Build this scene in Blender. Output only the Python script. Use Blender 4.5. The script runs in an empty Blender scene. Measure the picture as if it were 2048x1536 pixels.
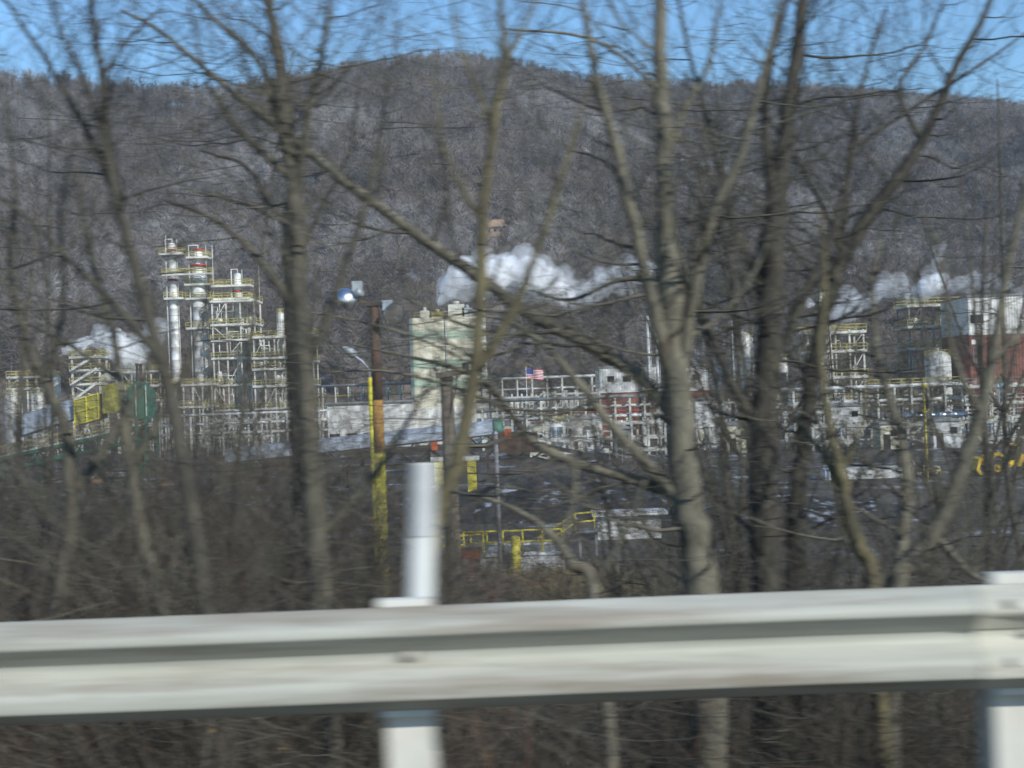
import bpy, math, random
import numpy as np
from mathutils import Vector, Matrix
PI = math.pi
random.seed(7)
rng = np.random.default_rng(11)
scene = bpy.context.scene
COL = scene.collection

# ------------------------------------------------------------------ camera
EYE = Vector((0, 0, 1.34))
HFOV = math.radians(40)
F = 1024 / math.tan(HFOV / 2)              # focal length in pixels of the 2048 px photograph
PITCH = math.atan(32 / F)
ROLL = math.radians(2.1)
_r0 = Vector((1, 0, 0)); _f = Vector((0, math.cos(PITCH), math.sin(PITCH))); _u0 = Vector((0, -math.sin(PITCH), math.cos(PITCH)))
_R = _r0 * math.cos(ROLL) - _u0 * math.sin(ROLL)
_U = _r0 * math.sin(ROLL) + _u0 * math.cos(ROLL)

def at(px, py, Y):
    d = _f + _R * ((px - 1024) / F) + _U * ((768 - py) / F)
    return EYE + d * (Y / d.y)

cam = bpy.data.cameras.new('camera')
cam.sensor_width = 36; cam.angle = HFOV
cam.clip_end = 6000; cam.clip_start = 0.05
cam.dof.use_dof = True; cam.dof.focus_distance = 300
cam.dof.aperture_fstop = 6.5; cam.dof.aperture_ratio = 0.10
co = bpy.data.objects.new('camera', cam); COL.objects.link(co)
m = Matrix((_R, _U, -_f)).transposed().to_4x4(); m.translation = EYE
co.matrix_world = m
scene.camera = co

# ------------------------------------------------------------------ materials
def mat(name, c1, c2=None, rough=0.7, metal=0.0, scale=3.0, stretch=(1, 1, 1), lo=0.4, hi=0.65, detail=5, bump=0.0, bscale=None,
        c3=None, scale3=0.6, lo3=0.55, hi3=0.65, spec=0.4):
    mt = bpy.data.materials.new(name); mt.use_nodes = True
    nt = mt.node_tree; N = nt.nodes; L = nt.links
    b = N['Principled BSDF']
    b.inputs['Roughness'].default_value = rough; b.inputs['Metallic'].default_value = metal
    b.inputs['Specular IOR Level'].default_value = spec
    tc = N.new('ShaderNodeTexCoord'); mp = N.new('ShaderNodeMapping'); mp.inputs['Scale'].default_value = stretch
    L.new(tc.outputs['Object'], mp.inputs['Vector'])
    def noise(s, d=detail):
        n = N.new('ShaderNodeTexNoise'); n.inputs['Scale'].default_value = s; n.inputs['Detail'].default_value = d
        n.inputs['Roughness'].default_value = 0.6
        L.new(mp.outputs['Vector'], n.inputs['Vector']); return n
    def ramp(n, a, bb, ca, cb):
        r = N.new('ShaderNodeMapRange'); r.inputs['From Min'].default_value = a; r.inputs['From Max'].default_value = bb
        L.new(n.outputs['Fac'], r.inputs['Value'])
        mx = N.new('ShaderNodeMix'); mx.data_type = 'RGBA'
        L.new(r.outputs['Result'], mx.inputs['Factor'])
        for sock, c in ((mx.inputs[6], ca), (mx.inputs[7], cb)):
            if hasattr(c, 'is_linked'): L.new(c, sock)
            else: sock.default_value = (*c, 1)
        return mx.outputs[2]
    if c2 is None: c2 = tuple(x * 0.75 for x in c1)
    out = ramp(noise(scale), lo, hi, c1, c2)
    if c3 is not None: out = ramp(noise(scale3, 8), lo3, hi3, out, c3)
    L.new(out, b.inputs['Base Color'])
    if bump:
        bn = N.new('ShaderNodeBump'); bn.inputs['Strength'].default_value = bump; bn.inputs['Distance'].default_value = 0.02
        L.new(noise(bscale or scale * 4).outputs['Fac'], bn.inputs['Height']); L.new(bn.outputs['Normal'], b.inputs['Normal'])
    return mt

M = {}
M['white'] = mat('white_paint', (.78, .77, .72), (.55, .52, .46), .55, scale=.6, stretch=(1, 1, .25), lo=.45, hi=.75)
M['cleanwhite'] = mat('clean_white_paint', (.86, .86, .84), (.78, .78, .75), .5, scale=.4)
M['insul'] = mat('insulation_cladding', (.72, .72, .70), (.5, .49, .46), .45, scale=.5, stretch=(1, 1, .4), lo=.4, hi=.8)
M['steel'] = mat('pale_steel', (.70, .69, .62), (.48, .45, .38), .6, scale=.5, lo=.4, hi=.7)
M['grey'] = mat('grey_steel', (.26, .27, .27), (.16, .16, .16), .6, scale=.8)
M['darksteel'] = mat('dark_steel', (.045, .042, .04), (.09, .06, .045), .7, scale=.7)
M['galv'] = mat('galvanised_sheet', (.46, .50, .55), (.34, .38, .43), .5, metal=.15, scale=.4, stretch=(1, 1, 1), lo=.35, hi=.7)
M['yellow'] = mat('yellow_paint', (.74, .64, .07), (.60, .50, .07), .55, scale=1.2)
M['loader'] = mat('loader_yellow', (.78, .50, .03), (.60, .38, .03), .5, scale=1.5)
M['dullyellow'] = mat('dull_yellow_cladding', (.42, .40, .07), (.28, .26, .06), .6, scale=.6)
M['railyellow'] = mat('yellow_handrail', (.52, .45, .14), (.40, .35, .13), .6, scale=.8)
M['green'] = mat('green_paint', (.055, .19, .125), (.045, .13, .095), .55, scale=.8)
M['palegreen'] = mat('pale_green_sheet', (.42, .52, .38), (.50, .57, .42), .55, scale=.5, stretch=(2, 2, .2))
M['cream'] = mat('cream_sheet', (.76, .71, .54), (.63, .57, .40), .55, scale=.4, stretch=(2, 2, .15), lo=.42, hi=.7)
M['brick'] = mat('red_brown_sheet', (.25, .095, .065), (.18, .07, .05), .7, scale=.3, stretch=(1, 1, .3))
M['glass'] = mat('dark_window', (.015, .017, .02), (.025, .025, .03), .15, scale=1)
M['orange'] = mat('orange_paint', (.55, .11, .03), (.4, .09, .04), .5, scale=1.0)
M['red'] = mat('red_paint', (.45, .05, .03), (.3, .04, .03), .5, scale=1.0)
M['blue'] = mat('blue_paint', (.06, .14, .38), (.05, .1, .25), .5, scale=1.0)
M['rubber'] = mat('tyre_rubber', (.02, .02, .02), (.035, .03, .028), .85, scale=3)
M['concrete'] = mat('concrete', (.36, .35, .32), (.24, .23, .21), .85, scale=.7, c3=(.8, .82, .85), scale3=.35, lo3=.56, hi3=.6)
M['plainconcrete'] = mat('plain_concrete', (.33, .32, .29), (.22, .21, .19), .85, scale=.7)
M['roof'] = mat('dusty_roof', (.30, .30, .29), (.2, .2, .2), .85, scale=.4)
M['rustyellow'] = mat('yellow_pole_paint', (.70, .62, .05), (.50, .45, .05), .55, scale=2.0, stretch=(3, 3, .6), c3=(.16, .07, .03), scale3=1.6, lo3=.62, hi3=.68)
M['rust'] = mat('rusty_steel', (.115, .065, .042), (.065, .045, .035), .85, scale=3, stretch=(3, 3, .5))
M['orangeyellow'] = mat('faded_orange_paint', (.50, .27, .06), (.32, .13, .04), .7, scale=2, stretch=(3, 3, .5))
M['wood'] = mat('weathered_pole_wood', (.20, .17, .13), (.11, .09, .07), .9, scale=6, stretch=(4, 4, .3), bump=.3)
M['alu'] = mat('spun_aluminium', (.80, .82, .83), (.70, .72, .74), .30, metal=1.0, scale=2)
M['lens'] = mat('lamp_glass', (.60, .60, .56), (.5, .5, .47), .10, metal=.9, scale=2)
M['ballast'] = mat('lamp_housing', (.40, .43, .44), (.30, .33, .34), .5, metal=.3, scale=5)
M['beam'] = mat('weathered_rail_beam', (.42, .415, .355), (.315, .31, .26), .6, metal=.0, scale=2.0, stretch=(.55, 4, 7), lo=.35, hi=.7,
                c3=(.235, .205, .16), scale3=1.1, lo3=.49, hi3=.66, bump=.05, bscale=40)
M['post'] = mat('galvanised_post', (.60, .585, .52), (.46, .44, .385), .6, metal=.0, scale=5, stretch=(1, 1, .4))
M['bolt'] = mat('weathered_bolt', (.33, .32, .28), (.22, .19, .15), .7, scale=30)
M['delin'] = mat('white_plastic', (.72, .73, .70), (.60, .61, .58), .45, scale=6, stretch=(1, 1, .3))
M['sheeting'] = mat('grey_reflective_sheet', (.56, .57, .56), (.47, .48, .47), .45, scale=8)
M['asphalt'] = mat('asphalt', (.15, .15, .145), (.11, .11, .108), .9, scale=30, bump=.4)
M['roadline'] = mat('road_paint', (.75, .75, .7), (.5, .5, .47), .7, scale=6)
M['coal'] = mat('coal', (.018, .019, .022), (.035, .036, .04), .75, scale=1.2, detail=8, c3=(.50, .54, .62), scale3=.6, lo3=.57, hi3=.66, bump=.9, bscale=3)
M['dirt'] = mat('brown_earth', (.13, .095, .07), (.07, .055, .045), .95, scale=.6, detail=8)
M['tan'] = mat('tan_soil', (.42, .28, .17), (.30, .21, .14), .95, scale=.2)
M['ground'] = mat('yard_ground', (.10, .088, .075), (.055, .05, .046), .95, scale=.25, detail=8, c3=(.55, .58, .64), scale3=.16, lo3=.58, hi3=.68, bump=.6, bscale=2)
M['bank'] = mat('leaf_litter', (.12, .088, .058), (.055, .042, .03), .95, scale=2.2, detail=8, c3=(.66, .70, .78), scale3=.55, lo3=.63, hi3=.66, bump=.8, bscale=9)
M['hill'] = mat('hill_floor', (.19, .155, .13), (.12, .10, .09), .95, scale=.03, detail=8, c3=(.55, .53, .55), scale3=.012, lo3=.56, hi3=.68)
M['forest'] = mat('bare_woodland', (.225, .188, .160), (.115, .101, .090), .9, scale=.035, detail=8, c3=(.38, .36, .345), scale3=.012, lo3=.49, hi3=.66)
M['bark_pale'] = mat('pale_bark', (.180, .166, .122), (.095, .088, .065), .9, scale=7, stretch=(1.4, 1.4, .5), bump=.8, bscale=22, c3=(.09, .075, .055), scale3=4, lo3=.58, hi3=.7)
M['bark_dark'] = mat('dark_bark', (.078, .071, .055), (.040, .037, .030), .9, scale=8, stretch=(1.4, 1.4, .4), bump=.8, bscale=22)
M['bark_mid'] = mat('grey_brown_bark', (.115, .105, .079), (.058, .053, .040), .9, scale=8, stretch=(1.4, 1.4, .4), bump=.8, bscale=22)
M['bark_moss'] = mat('mossy_bark', (.15, .13, .07), (.085, .072, .043), .9, scale=5, stretch=(1.4, 1.4, .5), bump=.8, bscale=22)
M['twig_dark'] = mat('dark_twigs', (.070, .066, .053), (.038, .036, .030), .85, scale=2)
M['twig'] = mat('brown_twigs', (.120, .110, .083), (.062, .057, .045), .85, scale=1.5)
M['twig_pale'] = mat('pale_twigs', (.19, .172, .125), (.10, .09, .067), .85, scale=1.5)
M['brush'] = mat('brown_brush', (.150, .138, .105), (.070, .064, .050), .9, scale=1.0)
M['brushred'] = mat('reddish_brush', (.150, .110, .082), (.075, .055, .042), .9, scale=1.0)
M['cane'] = mat('reddish_canes', (.24, .13, .085), (.14, .09, .065), .85, scale=2)
M['deadleaf'] = mat('dead_leaves', (.26, .15, .06), (.15, .08, .035), .85, scale=3)
M['needles'] = mat('dark_needles', (.030, .055, .032), (.018, .034, .022), .85, scale=.8)
M['drygrass'] = mat('dry_grass', (.30, .25, .14), (.18, .15, .09), .9, scale=1.5)
M['flagred'] = mat('flag_red', (.6, .06, .07), (.5, .05, .06), .8, scale=1)
M['flagwhite'] = mat('flag_white', (.8, .8, .8), (.7, .7, .7), .8, scale=1)
M['flagblue'] = mat('flag_blue', (.05, .08, .3), (.04, .06, .25), .8, scale=1)

def volmat(name, dens, col=(1, 1, 1), aniso=0.0):
    mt = bpy.data.materials.new(name); mt.use_nodes = True
    nt = mt.node_tree; nt.nodes.remove(nt.nodes['Principled BSDF'])
    v = nt.nodes.new('ShaderNodeVolumePrincipled'); v.inputs['Density'].default_value = dens
    v.inputs['Color'].default_value = (*col, 1); v.inputs['Anisotropy'].default_value = aniso
    nt.links.new(v.outputs[0], nt.nodes['Material Output'].inputs['Volume']); return mt
M['steam'] = volmat('steam', .85)
M['wisp'] = volmat('thin_steam', .16)

# ------------------------------------------------------------------ object helpers
def thing(name, label, cat, loc, group=None, rz=0):
    o = bpy.data.objects.new(name, None); COL.objects.link(o)
    o.location = loc; o.rotation_euler = (0, 0, rz); o.empty_display_size = .5
    o['label'] = label; o['category'] = cat
    if group: o['group'] = group
    return o

def tag(o, label=None, cat=None, group=None, kind=None):
    if label: o['label'] = label
    if cat: o['category'] = cat
    if group: o['group'] = group
    if kind: o['kind'] = kind
    return o

def origin_of(p):
    v = Vector((0, 0, 0))
    while p is not None:
        v += p.location; p = p.parent
    return v

class MB:
    """collects shapes in world coordinates, links them as one mesh object"""
    def __init__(s): s.v = []; s.f = []; s.smooth = []
    def poly(s, pts, faces, smooth=False):
        k = len(s.v); s.v += [tuple(p) for p in pts]; s.f += [tuple(i + k for i in f) for f in faces]; s.smooth += [smooth] * len(faces); return s
    def box(s, a, b):
        x0, y0, z0 = [min(p, q) for p, q in zip(a, b)]; x1, y1, z1 = [max(p, q) for p, q in zip(a, b)]
        return s.poly([(x0, y0, z0), (x1, y0, z0), (x1, y1, z0), (x0, y1, z0), (x0, y0, z1), (x1, y0, z1), (x1, y1, z1), (x0, y1, z1)],
                      [(3, 2, 1, 0), (4, 5, 6, 7), (0, 1, 5, 4), (1, 2, 6, 5), (2, 3, 7, 6), (3, 0, 4, 7)])
    def bar(s, a, b, w, h=None, up=Vector((0, 0, 1))):
        a = Vector(a); b = Vector(b); h = h or w; d = (b - a).normalized()
        if abs(d.dot(up)) > .95: up = Vector((0, 1, 0))
        sd = d.cross(up).normalized() * (w / 2); u = sd.cross(d).normalized() * (h / 2)
        p = [a - sd - u, a + sd - u, a + sd + u, a - sd + u, b - sd - u, b + sd - u, b + sd + u, b - sd + u]
        return s.poly(p, [(3, 2, 1, 0), (4, 5, 6, 7), (0, 1, 5, 4), (1, 2, 6, 5), (2, 3, 7, 6), (3, 0, 4, 7)])
    def tube(s, pts, r, n=10, caps=True):
        pts = [Vector(p) for p in pts]
        rs = r if isinstance(r, (list, tuple)) else [r] * len(pts)
        k = len(pts); V = []; Fc = []
        ref = None
        for i, p in enumerate(pts):
            d = (pts[min(i + 1, k - 1)] - pts[max(i - 1, 0)]).normalized()
            if ref is None:
                ref = Vector((1, 0, 0)) if abs(d.x) < .9 else Vector((0, 0, 1))
            a = (ref - d * ref.dot(d)).normalized(); ref = a; b = d.cross(a)
            for j in range(n):
                t = 2 * PI * j / n; V.append(p + (a * math.cos(t) + b * math.sin(t)) * rs[i])
        for i in range(k - 1):
            for j in range(n):
                Fc.append((i * n + j, i * n + (j + 1) % n, (i + 1) * n + (j + 1) % n, (i + 1) * n + j))
        s.poly(V, Fc, True)
        if caps:
            q = len(s.v) - len(V)
            s.f += [tuple(q + j for j in reversed(range(n))), tuple(q + (k - 1) * n + j for j in range(n))]; s.smooth += [False, False]
        return s
    def lathe(s, c, prof, n=20, axis=None):
        """prof: (radius, height) about a vertical axis through c, or about the given axis"""
        c = Vector(c); ax = Vector(axis).normalized() if axis else Vector((0, 0, 1))
        a = Vector((1, 0, 0)) if abs(ax.x) < .9 else Vector((0, 1, 0)); a = (a - ax * a.dot(ax)).normalized(); b = ax.cross(a)
        V = []; Fc = []
        for r, h in prof:
            for j in range(n):
                t = 2 * PI * j / n; V.append(c + ax * h + (a * math.cos(t) + b * math.sin(t)) * max(r, 1e-4))
        for i in range(len(prof) - 1):
            for j in range(n):
                Fc.append((i * n + j, i * n + (j + 1) % n, (i + 1) * n + (j + 1) % n, (i + 1) * n + j))
        return s.poly(V, Fc, True)
    def extrude(s, poly, y0, y1):
        """polygon in x,z extruded along y"""
        n = len(poly); V = [(x, y0, z) for x, z in poly] + [(x, y1, z) for x, z in poly]
        return s.poly(V, [tuple(range(n)), tuple(reversed(range(n, 2 * n)))] + [((i + 1) % n, i, n + i, n + (i + 1) % n) for i in range(n)])
    def build(s, name, material, parent=None):
        me = bpy.data.meshes.new(name); o0 = origin_of(parent)
        me.from_pydata([(v[0] - o0.x, v[1] - o0.y, v[2] - o0.z) for v in s.v], [], s.f)
        me.polygons.foreach_set('use_smooth', s.smooth); me.materials.append(material); me.update()
        o = bpy.data.objects.new(name, me); COL.objects.link(o)
        if parent: o.parent = parent
        return o

def np_mesh(name, V, Fq, material, parent=None, smooth=False):
    """V (n,3), Fq (m,k) faces all of k corners"""
    me = bpy.data.meshes.new(name); V = np.asarray(V, np.float32); Fq = np.asarray(Fq, np.int32)
    o0 = origin_of(parent); V = V - np.array(o0, np.float32)
    me.vertices.add(len(V)); me.vertices.foreach_set('co', V.ravel())
    k = Fq.shape[1]; me.loops.add(Fq.size); me.loops.foreach_set('vertex_index', Fq.ravel())
    me.polygons.add(len(Fq)); me.polygons.foreach_set('loop_start', np.arange(len(Fq), dtype=np.int32) * k)
    me.polygons.foreach_set('use_smooth', np.full(len(Fq), smooth))
    me.materials.append(material); me.update(calc_edges=True); me.validate()
    o = bpy.data.objects.new(name, me); COL.objects.link(o)
    if parent: o.parent = parent
    return o

def seg_mesh(name, segs, material, parent=None, n=3):
    """many thin tapered sticks: rows p0(3) p1(3) r0 r1"""
    S = np.asarray(segs, np.float64).reshape(-1, 8); p0 = S[:, 0:3]; p1 = S[:, 3:6]
    d = p1 - p0; d /= np.linalg.norm(d, axis=1, keepdims=True) + 1e-9
    ref = np.where(np.abs(d[:, 2:3]) < .9, np.array([[0, 0, 1.0]]), np.array([[1.0, 0, 0]]))
    a = np.cross(d, ref); a /= np.linalg.norm(a, axis=1, keepdims=True); b = np.cross(d, a)
    rings = []
    for p, r in ((p0, S[:, 6:7]), (p1, S[:, 7:8])):
        for j in range(n):
            t = 2 * PI * j / n; rings.append(p + (a * math.cos(t) + b * math.sin(t)) * r)
    V = np.stack(rings, 1).reshape(-1, 3)
    base = (np.arange(len(S)) * 2 * n)[:, None]
    Fq = np.concatenate([base + np.array([[j, (j + 1) % n, n + (j + 1) % n, n + j]]) for j in range(n)], 0)
    return np_mesh(name, V, Fq, material, parent, True)

# ------------------------------------------------------------------ light, sky, render settings
SUN_EL, SUN_AZ = math.radians(32), math.radians(140)      # azimuth clockwise from +Y (the view direction)
sd = Vector((math.sin(SUN_AZ) * math.cos(SUN_EL), math.cos(SUN_AZ) * math.cos(SUN_EL), math.sin(SUN_EL)))
sl = bpy.data.lights.new('sun', 'SUN'); sl.energy = 4.2; sl.angle = math.radians(.53); sl.color = (1, .975, .90)
so = bpy.data.objects.new('sun', sl); COL.objects.link(so); so.location = (20, -30, 40)
so.rotation_euler = (-sd).to_track_quat('-Z', 'Y').to_euler()
w = bpy.data.worlds.new('World'); scene.world = w; w.use_nodes = True
sky = w.node_tree.nodes.new('ShaderNodeTexSky'); sky.sky_type = 'NISHITA'; sky.sun_disc = False
sky.sun_elevation = SUN_EL; sky.sun_rotation = SUN_AZ
sky.altitude = 300; sky.air_density = 1.65; sky.dust_density = 0.0; sky.ozone_density = 10.0
bg = w.node_tree.nodes['Background']; bg.inputs['Strength'].default_value = .145
w.node_tree.links.new(sky.outputs[0], bg.inputs['Color'])
vs = scene.view_settings; vs.view_transform = 'Standard'; vs.look = 'None'; vs.exposure = .2; vs.gamma = 1; vs.use_curve_mapping = False
scene.cycles.use_denoising = True
scene.cycles.max_bounces = 28; scene.cycles.volume_bounces = 28; scene.cycles.diffuse_bounces = 3; scene.cycles.transparent_max_bounces = 8

# ------------------------------------------------------------------ terrain
GZ = -7.0
RIDGE = [(-700, 175), (-300, 172), (0, 182), (200, 196), (330, 205), (450, 212), (560, 200), (640, 178), (740, 158), (850, 146), (950, 146), (1050, 160),
         (1150, 180), (1300, 196), (1450, 195), (1600, 205), (1750, 213), (1900, 228), (2048, 244), (2400, 270), (2800, 270)]
def smooth(t): t = np.clip(t, 0, 1); return t * t * (3 - 2 * t)
_xn = np.array([at(p, q, 1000).x for p, q in RIDGE]) / 1000; _zn = np.array([at(p, q + 9, 1000).z for p, q in RIDGE]) / 1000
def ridge_y(x): return 1000 + 120 * np.tanh(x / 250.0)
def height(x, y):
    x = np.asarray(x, float); y = np.asarray(y, float)
    z = GZ * np.clip((y - 4.72) / 10.5, 0, 1)
    z = np.where(y > 6, z + .18 * np.sin(x * .9 + 1.3 * y) * smooth((y - 5.2) / 4) * (1 - smooth((y - 24) / 20)), z)
    Y0 = 410 + 25 * np.sin(x / 90.0); Y1 = ridge_y(x)
    t = np.clip((y - Y0) / (Y1 - Y0), 0, None)
    top = np.interp(x / Y1, _xn, _zn) * Y1 + 1.3
    prof = np.where(t <= 1, t ** .92 + .035 * np.sin(t * PI) * np.sin(x / 55.0 + 3 * t) + .02 * np.sin(t * PI) * np.sin(x / 23.0 + y / 60), 1 - .25 * np.clip(t - 1, 0, 2))
    return np.where(y > Y0, GZ + (top - GZ) * np.maximum(prof, 0), z)

def terrain(name, xs, ys, material):
    X, Yg = np.meshgrid(xs, ys); Z = height(X, Yg)
    V = np.stack([X, Yg, Z], -1).reshape(-1, 3); nx = len(xs)
    i = (np.arange(len(ys) - 1)[:, None] * nx + np.arange(nx - 1)[None]).ravel()
    o = np_mesh(name, V, np.stack([i, i + 1, i + nx + 1, i + nx], 1), material, None, True); o['kind'] = 'structure'; return o

terrain('embankment', np.linspace(-60, 60, 181), np.concatenate([np.linspace(-40, 4.0, 6), np.linspace(4.72, 28, 90)]), M['bank'])
terrain('ground', np.linspace(-900, 900, 91), np.concatenate([np.linspace(28, 380, 60)]), M['ground'])
MBs = MB(); MBs.poly([(-900, -40, -7), (-60, -40, -7), (-60, 28, GZ), (-900, 28, GZ)], [(0, 1, 2, 3)]).poly([(60, -40, -7), (900, -40, -7), (900, 28, GZ), (60, 28, GZ)], [(0, 1, 2, 3)])
tag(MBs.build('lowland', M['bank']), kind='structure')
terrain('hillside', np.linspace(-1100, 1100, 140), np.linspace(380, 1500, 120), M['hill'])
tag(MB().poly([(-60, -8, .004), (60, -8, .004), (60, 3.9, .004), (-60, 3.9, .004)], [(0, 1, 2, 3)]).build('road', M['asphalt']), kind='structure')
tag(MB().poly([(-60, 2.3, .008), (60, 2.3, .008), (60, 2.42, .008), (-60, 2.42, .008)], [(0, 1, 2, 3)]).build('road_edge_line', M['roadline']), kind='structure')

def on_hill(px, py, above):
    d = at(px, py, 1) - EYE; Y = 430
    while Y < 1300:
        p = EYE + d * Y
        if float(height(p.x, p.y)) >= p.z - above: break
        Y += 2
    return p
EARTH_PATCH = on_hill(990, 448, 4.0)
# hill woodland: one far-off mass of leafless trees
def woodland():
    n = 13000
    x = rng.uniform(-520, 560, n * 2); y = rng.uniform(412, 1150, n * 2)
    keep = (np.abs(x) < .40 * y + 30) & (y < ridge_y(x) + 18) & (y > 418 + 25 * np.sin(x / 90.0))
    hp = EARTH_PATCH; keep &= ~((np.abs(x - hp.x) < 7) & (y > hp.y - 34) & (y < hp.y + 6))
    x = x[keep][:n]; y = y[keep][:n]; z = height(x, y) - .3; k = len(x)
    H = rng.uniform(12, 19, k) * np.where(rng.random(k) < .1, 1.15, 1)
    V = []; Fs = []; c = 0
    # trunks: a thin upright three-sided wedge
    w_ = rng.uniform(.09, .20, k)
    lean = rng.normal(0, .05, (k, 2))
    base = np.stack([x, y, z], 1); tip = base + np.stack([lean[:, 0] * H, lean[:, 1] * H, H], 1)
    for off in ((-1, -.6, 0), (1, -.6, 0), (0, 1, 0)):
        V.append(base + np.array(off) * w_[:, None])
    V.append(tip)
    i = np.arange(k)
    Fs += [np.stack([i, i + k, i + 3 * k], 1), np.stack([i + k, i + 2 * k, i + 3 * k], 1), np.stack([i + 2 * k, i, i + 3 * k], 1)]
    c = 4 * k
    B = 150
    t = rng.uniform(.30, .97, (k, B)); az = rng.uniform(0, 2 * PI, (k, B)); el = rng.uniform(-.05, 1.1, (k, B))
    L = H[:, None] * (.10 + .42 * np.sin(np.clip((t - .12) / .9, 0, 1) * PI) ** .8) * rng.uniform(.45, 1.0, (k, B))
    p0 = base[:, None, :] + (tip - base)[:, None, :] * t[..., None]
    d = np.stack([np.cos(az) * np.cos(el), np.sin(az) * np.cos(el), np.sin(el)], -1)
    p1 = p0 + d * L[..., None]
    sdv = np.cross(d, rng.normal(0, 1, (k, B, 3))); sdv /= np.linalg.norm(sdv, axis=-1, keepdims=True) + 1e-9
    wid = rng.uniform(.04, .12, (k, B))[..., None]
    P = np.stack([p0 - sdv * wid, p0 + sdv * wid, p1], 2).reshape(-1, 3)
    V.append(P); j = c + np.arange(k * B) * 3
    Fs.append(np.stack([j, j + 1, j + 2], 1))
    o = np_mesh('woodland', np.concatenate(V), np.concatenate(Fs), M['forest'])
    tag(o, 'leafless grey brown woodland covering the whole hill behind the plant', 'woodland', kind='stuff')
woodland()

# ------------------------------------------------------------------ guardrail and marker post
RY = 4.46            # front crest plane of the rail
RTOP = at(1024, 1213, RY).z
def beam_profile(scale_out=0.0):
    pr = [(0, 0), (4, 7), (38, 64), (44, 72), (52, 79), (60, 82), (70, 83), (76, 82), (80, 79), (84, 74), (132, 10), (137, 5), (143, 2), (157, 0), (166, 2), (173, 6), (206, 62), (212, 71), (220, 78), (228, 82), (238, 83), (262, 83), (268, 82), (272, 79), (275, 74), (311, 8), (316, 0)]
    pts = [(RY + .083 - dd / 1000 - scale_out, RTOP - zz * 1.055 / 1000) for zz, dd in pr]
    back = [(y + .004, z) for y, z in reversed(pts)]
    return pts + back
def beam(x0, x1, out=0.0):
    pr = beam_profile(out); n = len(pr); h = n // 2; m_ = MB(); nx = max(2, int((x1 - x0) / .25))
    V = []
    for i in range(nx + 1):
        x = x0 + (x1 - x0) * i / nx
        for (y, z) in pr:
            V.append((x, y + .0025 * math.sin(x * 2.1), z + .003 * math.sin(x * 1.3 + .5)))
    Fc = []
    for i in range(nx):
        for j in range(n):
            Fc.append((i * n + j, i * n + (j + 1) % n, (i + 1) * n + (j + 1) % n, (i + 1) * n + j))
    m_.poly(V, Fc, True)
    for e in (0, nx):
        m_.f += [(e * n + j, e * n + j + 1, e * n + n - 2 - j, e * n + n - 1 - j) for j in range(h - 1)]; m_.smooth += [False] * (h - 1)
    return m_
xl = at(821, 1480, 4.60).x; pitch_p = 1.985
gr = thing('guardrail', 'long weathered W-shaped steel guardrail running across the whole foreground on pale posts', 'guardrail', (xl, RY + .2, 0))
xs_splice = at(1966, 1300, RY).x
secs = [(xs_splice - 7.62, xs_splice - 3.81 + .18, 0), (xs_splice - 3.81, xs_splice + .32, 0), (xs_splice, xs_splice + 3.81, .006), (xs_splice + 3.81 - .32, xs_splice + 7.62, 0), (xs_splice - 11.4, xs_splice - 7.62 + .3, .006)]
for a, b, o_ in secs:
    beam(a, b, o_).build('beam', M['beam'], gr)
for k in range(-4, 5):
    xc = xl + k * pitch_p
    p = MB(); yb = RY + .083 + .06
    # steel section post: two flanges and a web
    zt, zb = RTOP - .03, float(height(xc, yb)) - .5
    p.box((xc - .075, yb + .002, zb), (xc + .075, yb + .012, zt)).box((xc - .075, yb + .14, zb), (xc + .075, yb + .15, zt)).box((xc - .005, yb + .012, zb), (xc + .005, yb + .14, zt))
    po = p.build('post', M['post'], gr)
    hh = .035 if k == 1 else .022
    MB().box((xc - .085, RY + .089, RTOP - .356), (xc + .085, yb, RTOP + hh)).build('blockout', M['post'], po)
    b = MB(); b.lathe((xc + .012, RY + .080, RTOP - .157), [(0.001, .022), (.012, .02), (.018, .010), (.020, 0)], 10, (0, -1, 0)); b.box((xc - .03, RY + .076, RTOP - .18), (xc + .05, RY + .079, RTOP - .135))
    b.build('bolt', M['bolt'], po)
for q_, sx in ((xs_splice, 0), (xs_splice - 3.81, .0)):
    for dx in (.09, .23):
        for dz in (.052, .235):
            MB().lathe((q_ + dx, RY + .004, RTOP - dz), [(.019, 0), (.019, .006), (.012, .014), (.001, .016)], 10, (0, -1, 0)).build('splice_bolt', M['bolt'], gr)
# slim marker post standing behind the rail
pb = at(840, 1230, 4.78); pt = at(846, 926, 4.70)
mk = thing('marker_post', 'slim white flat marker post standing upright behind the guardrail', 'marker post', (pb.x, pb.y, float(height(pb.x, pb.y))))
def flat_post(a, b, wa, wb, th):
    m_ = MB(); n = 7; V = []
    for p_, w_ in ((a, wa), (b, wb)):
        for i in range(n):
            u = -1 + 2 * i / (n - 1); V.append((p_.x + u * w_ / 2, p_.y + .012 * u * u, p_.z))
        for i in range(n):
            u = 1 - 2 * i / (n - 1); V.append((p_.x + u * w_ / 2, p_.y + .012 * u * u + th, p_.z))
    k = 2 * n
    m_.poly(V, [(i, (i + 1) % k, k + (i + 1) % k, k + i) for i in range(k)] + [tuple(reversed(range(k))), tuple(range(k, 2 * k))]); return m_
mid = pb.lerp(pt, .52)
base = pb + (pb - pt).normalized() * 1.0
flat_post(base, pt, .105, .072, .006).build('post', M['delin'], mk)
flat_post(mid + Vector((0, -.004, 0)), pt + Vector((0, -.004, -.004)), .070, .066, .0035).build('reflective_sheet', M['sheeting'], mk)

# ------------------------------------------------------------------ poles in the yard
def gz(x, y): return float(height(x, y))
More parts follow.
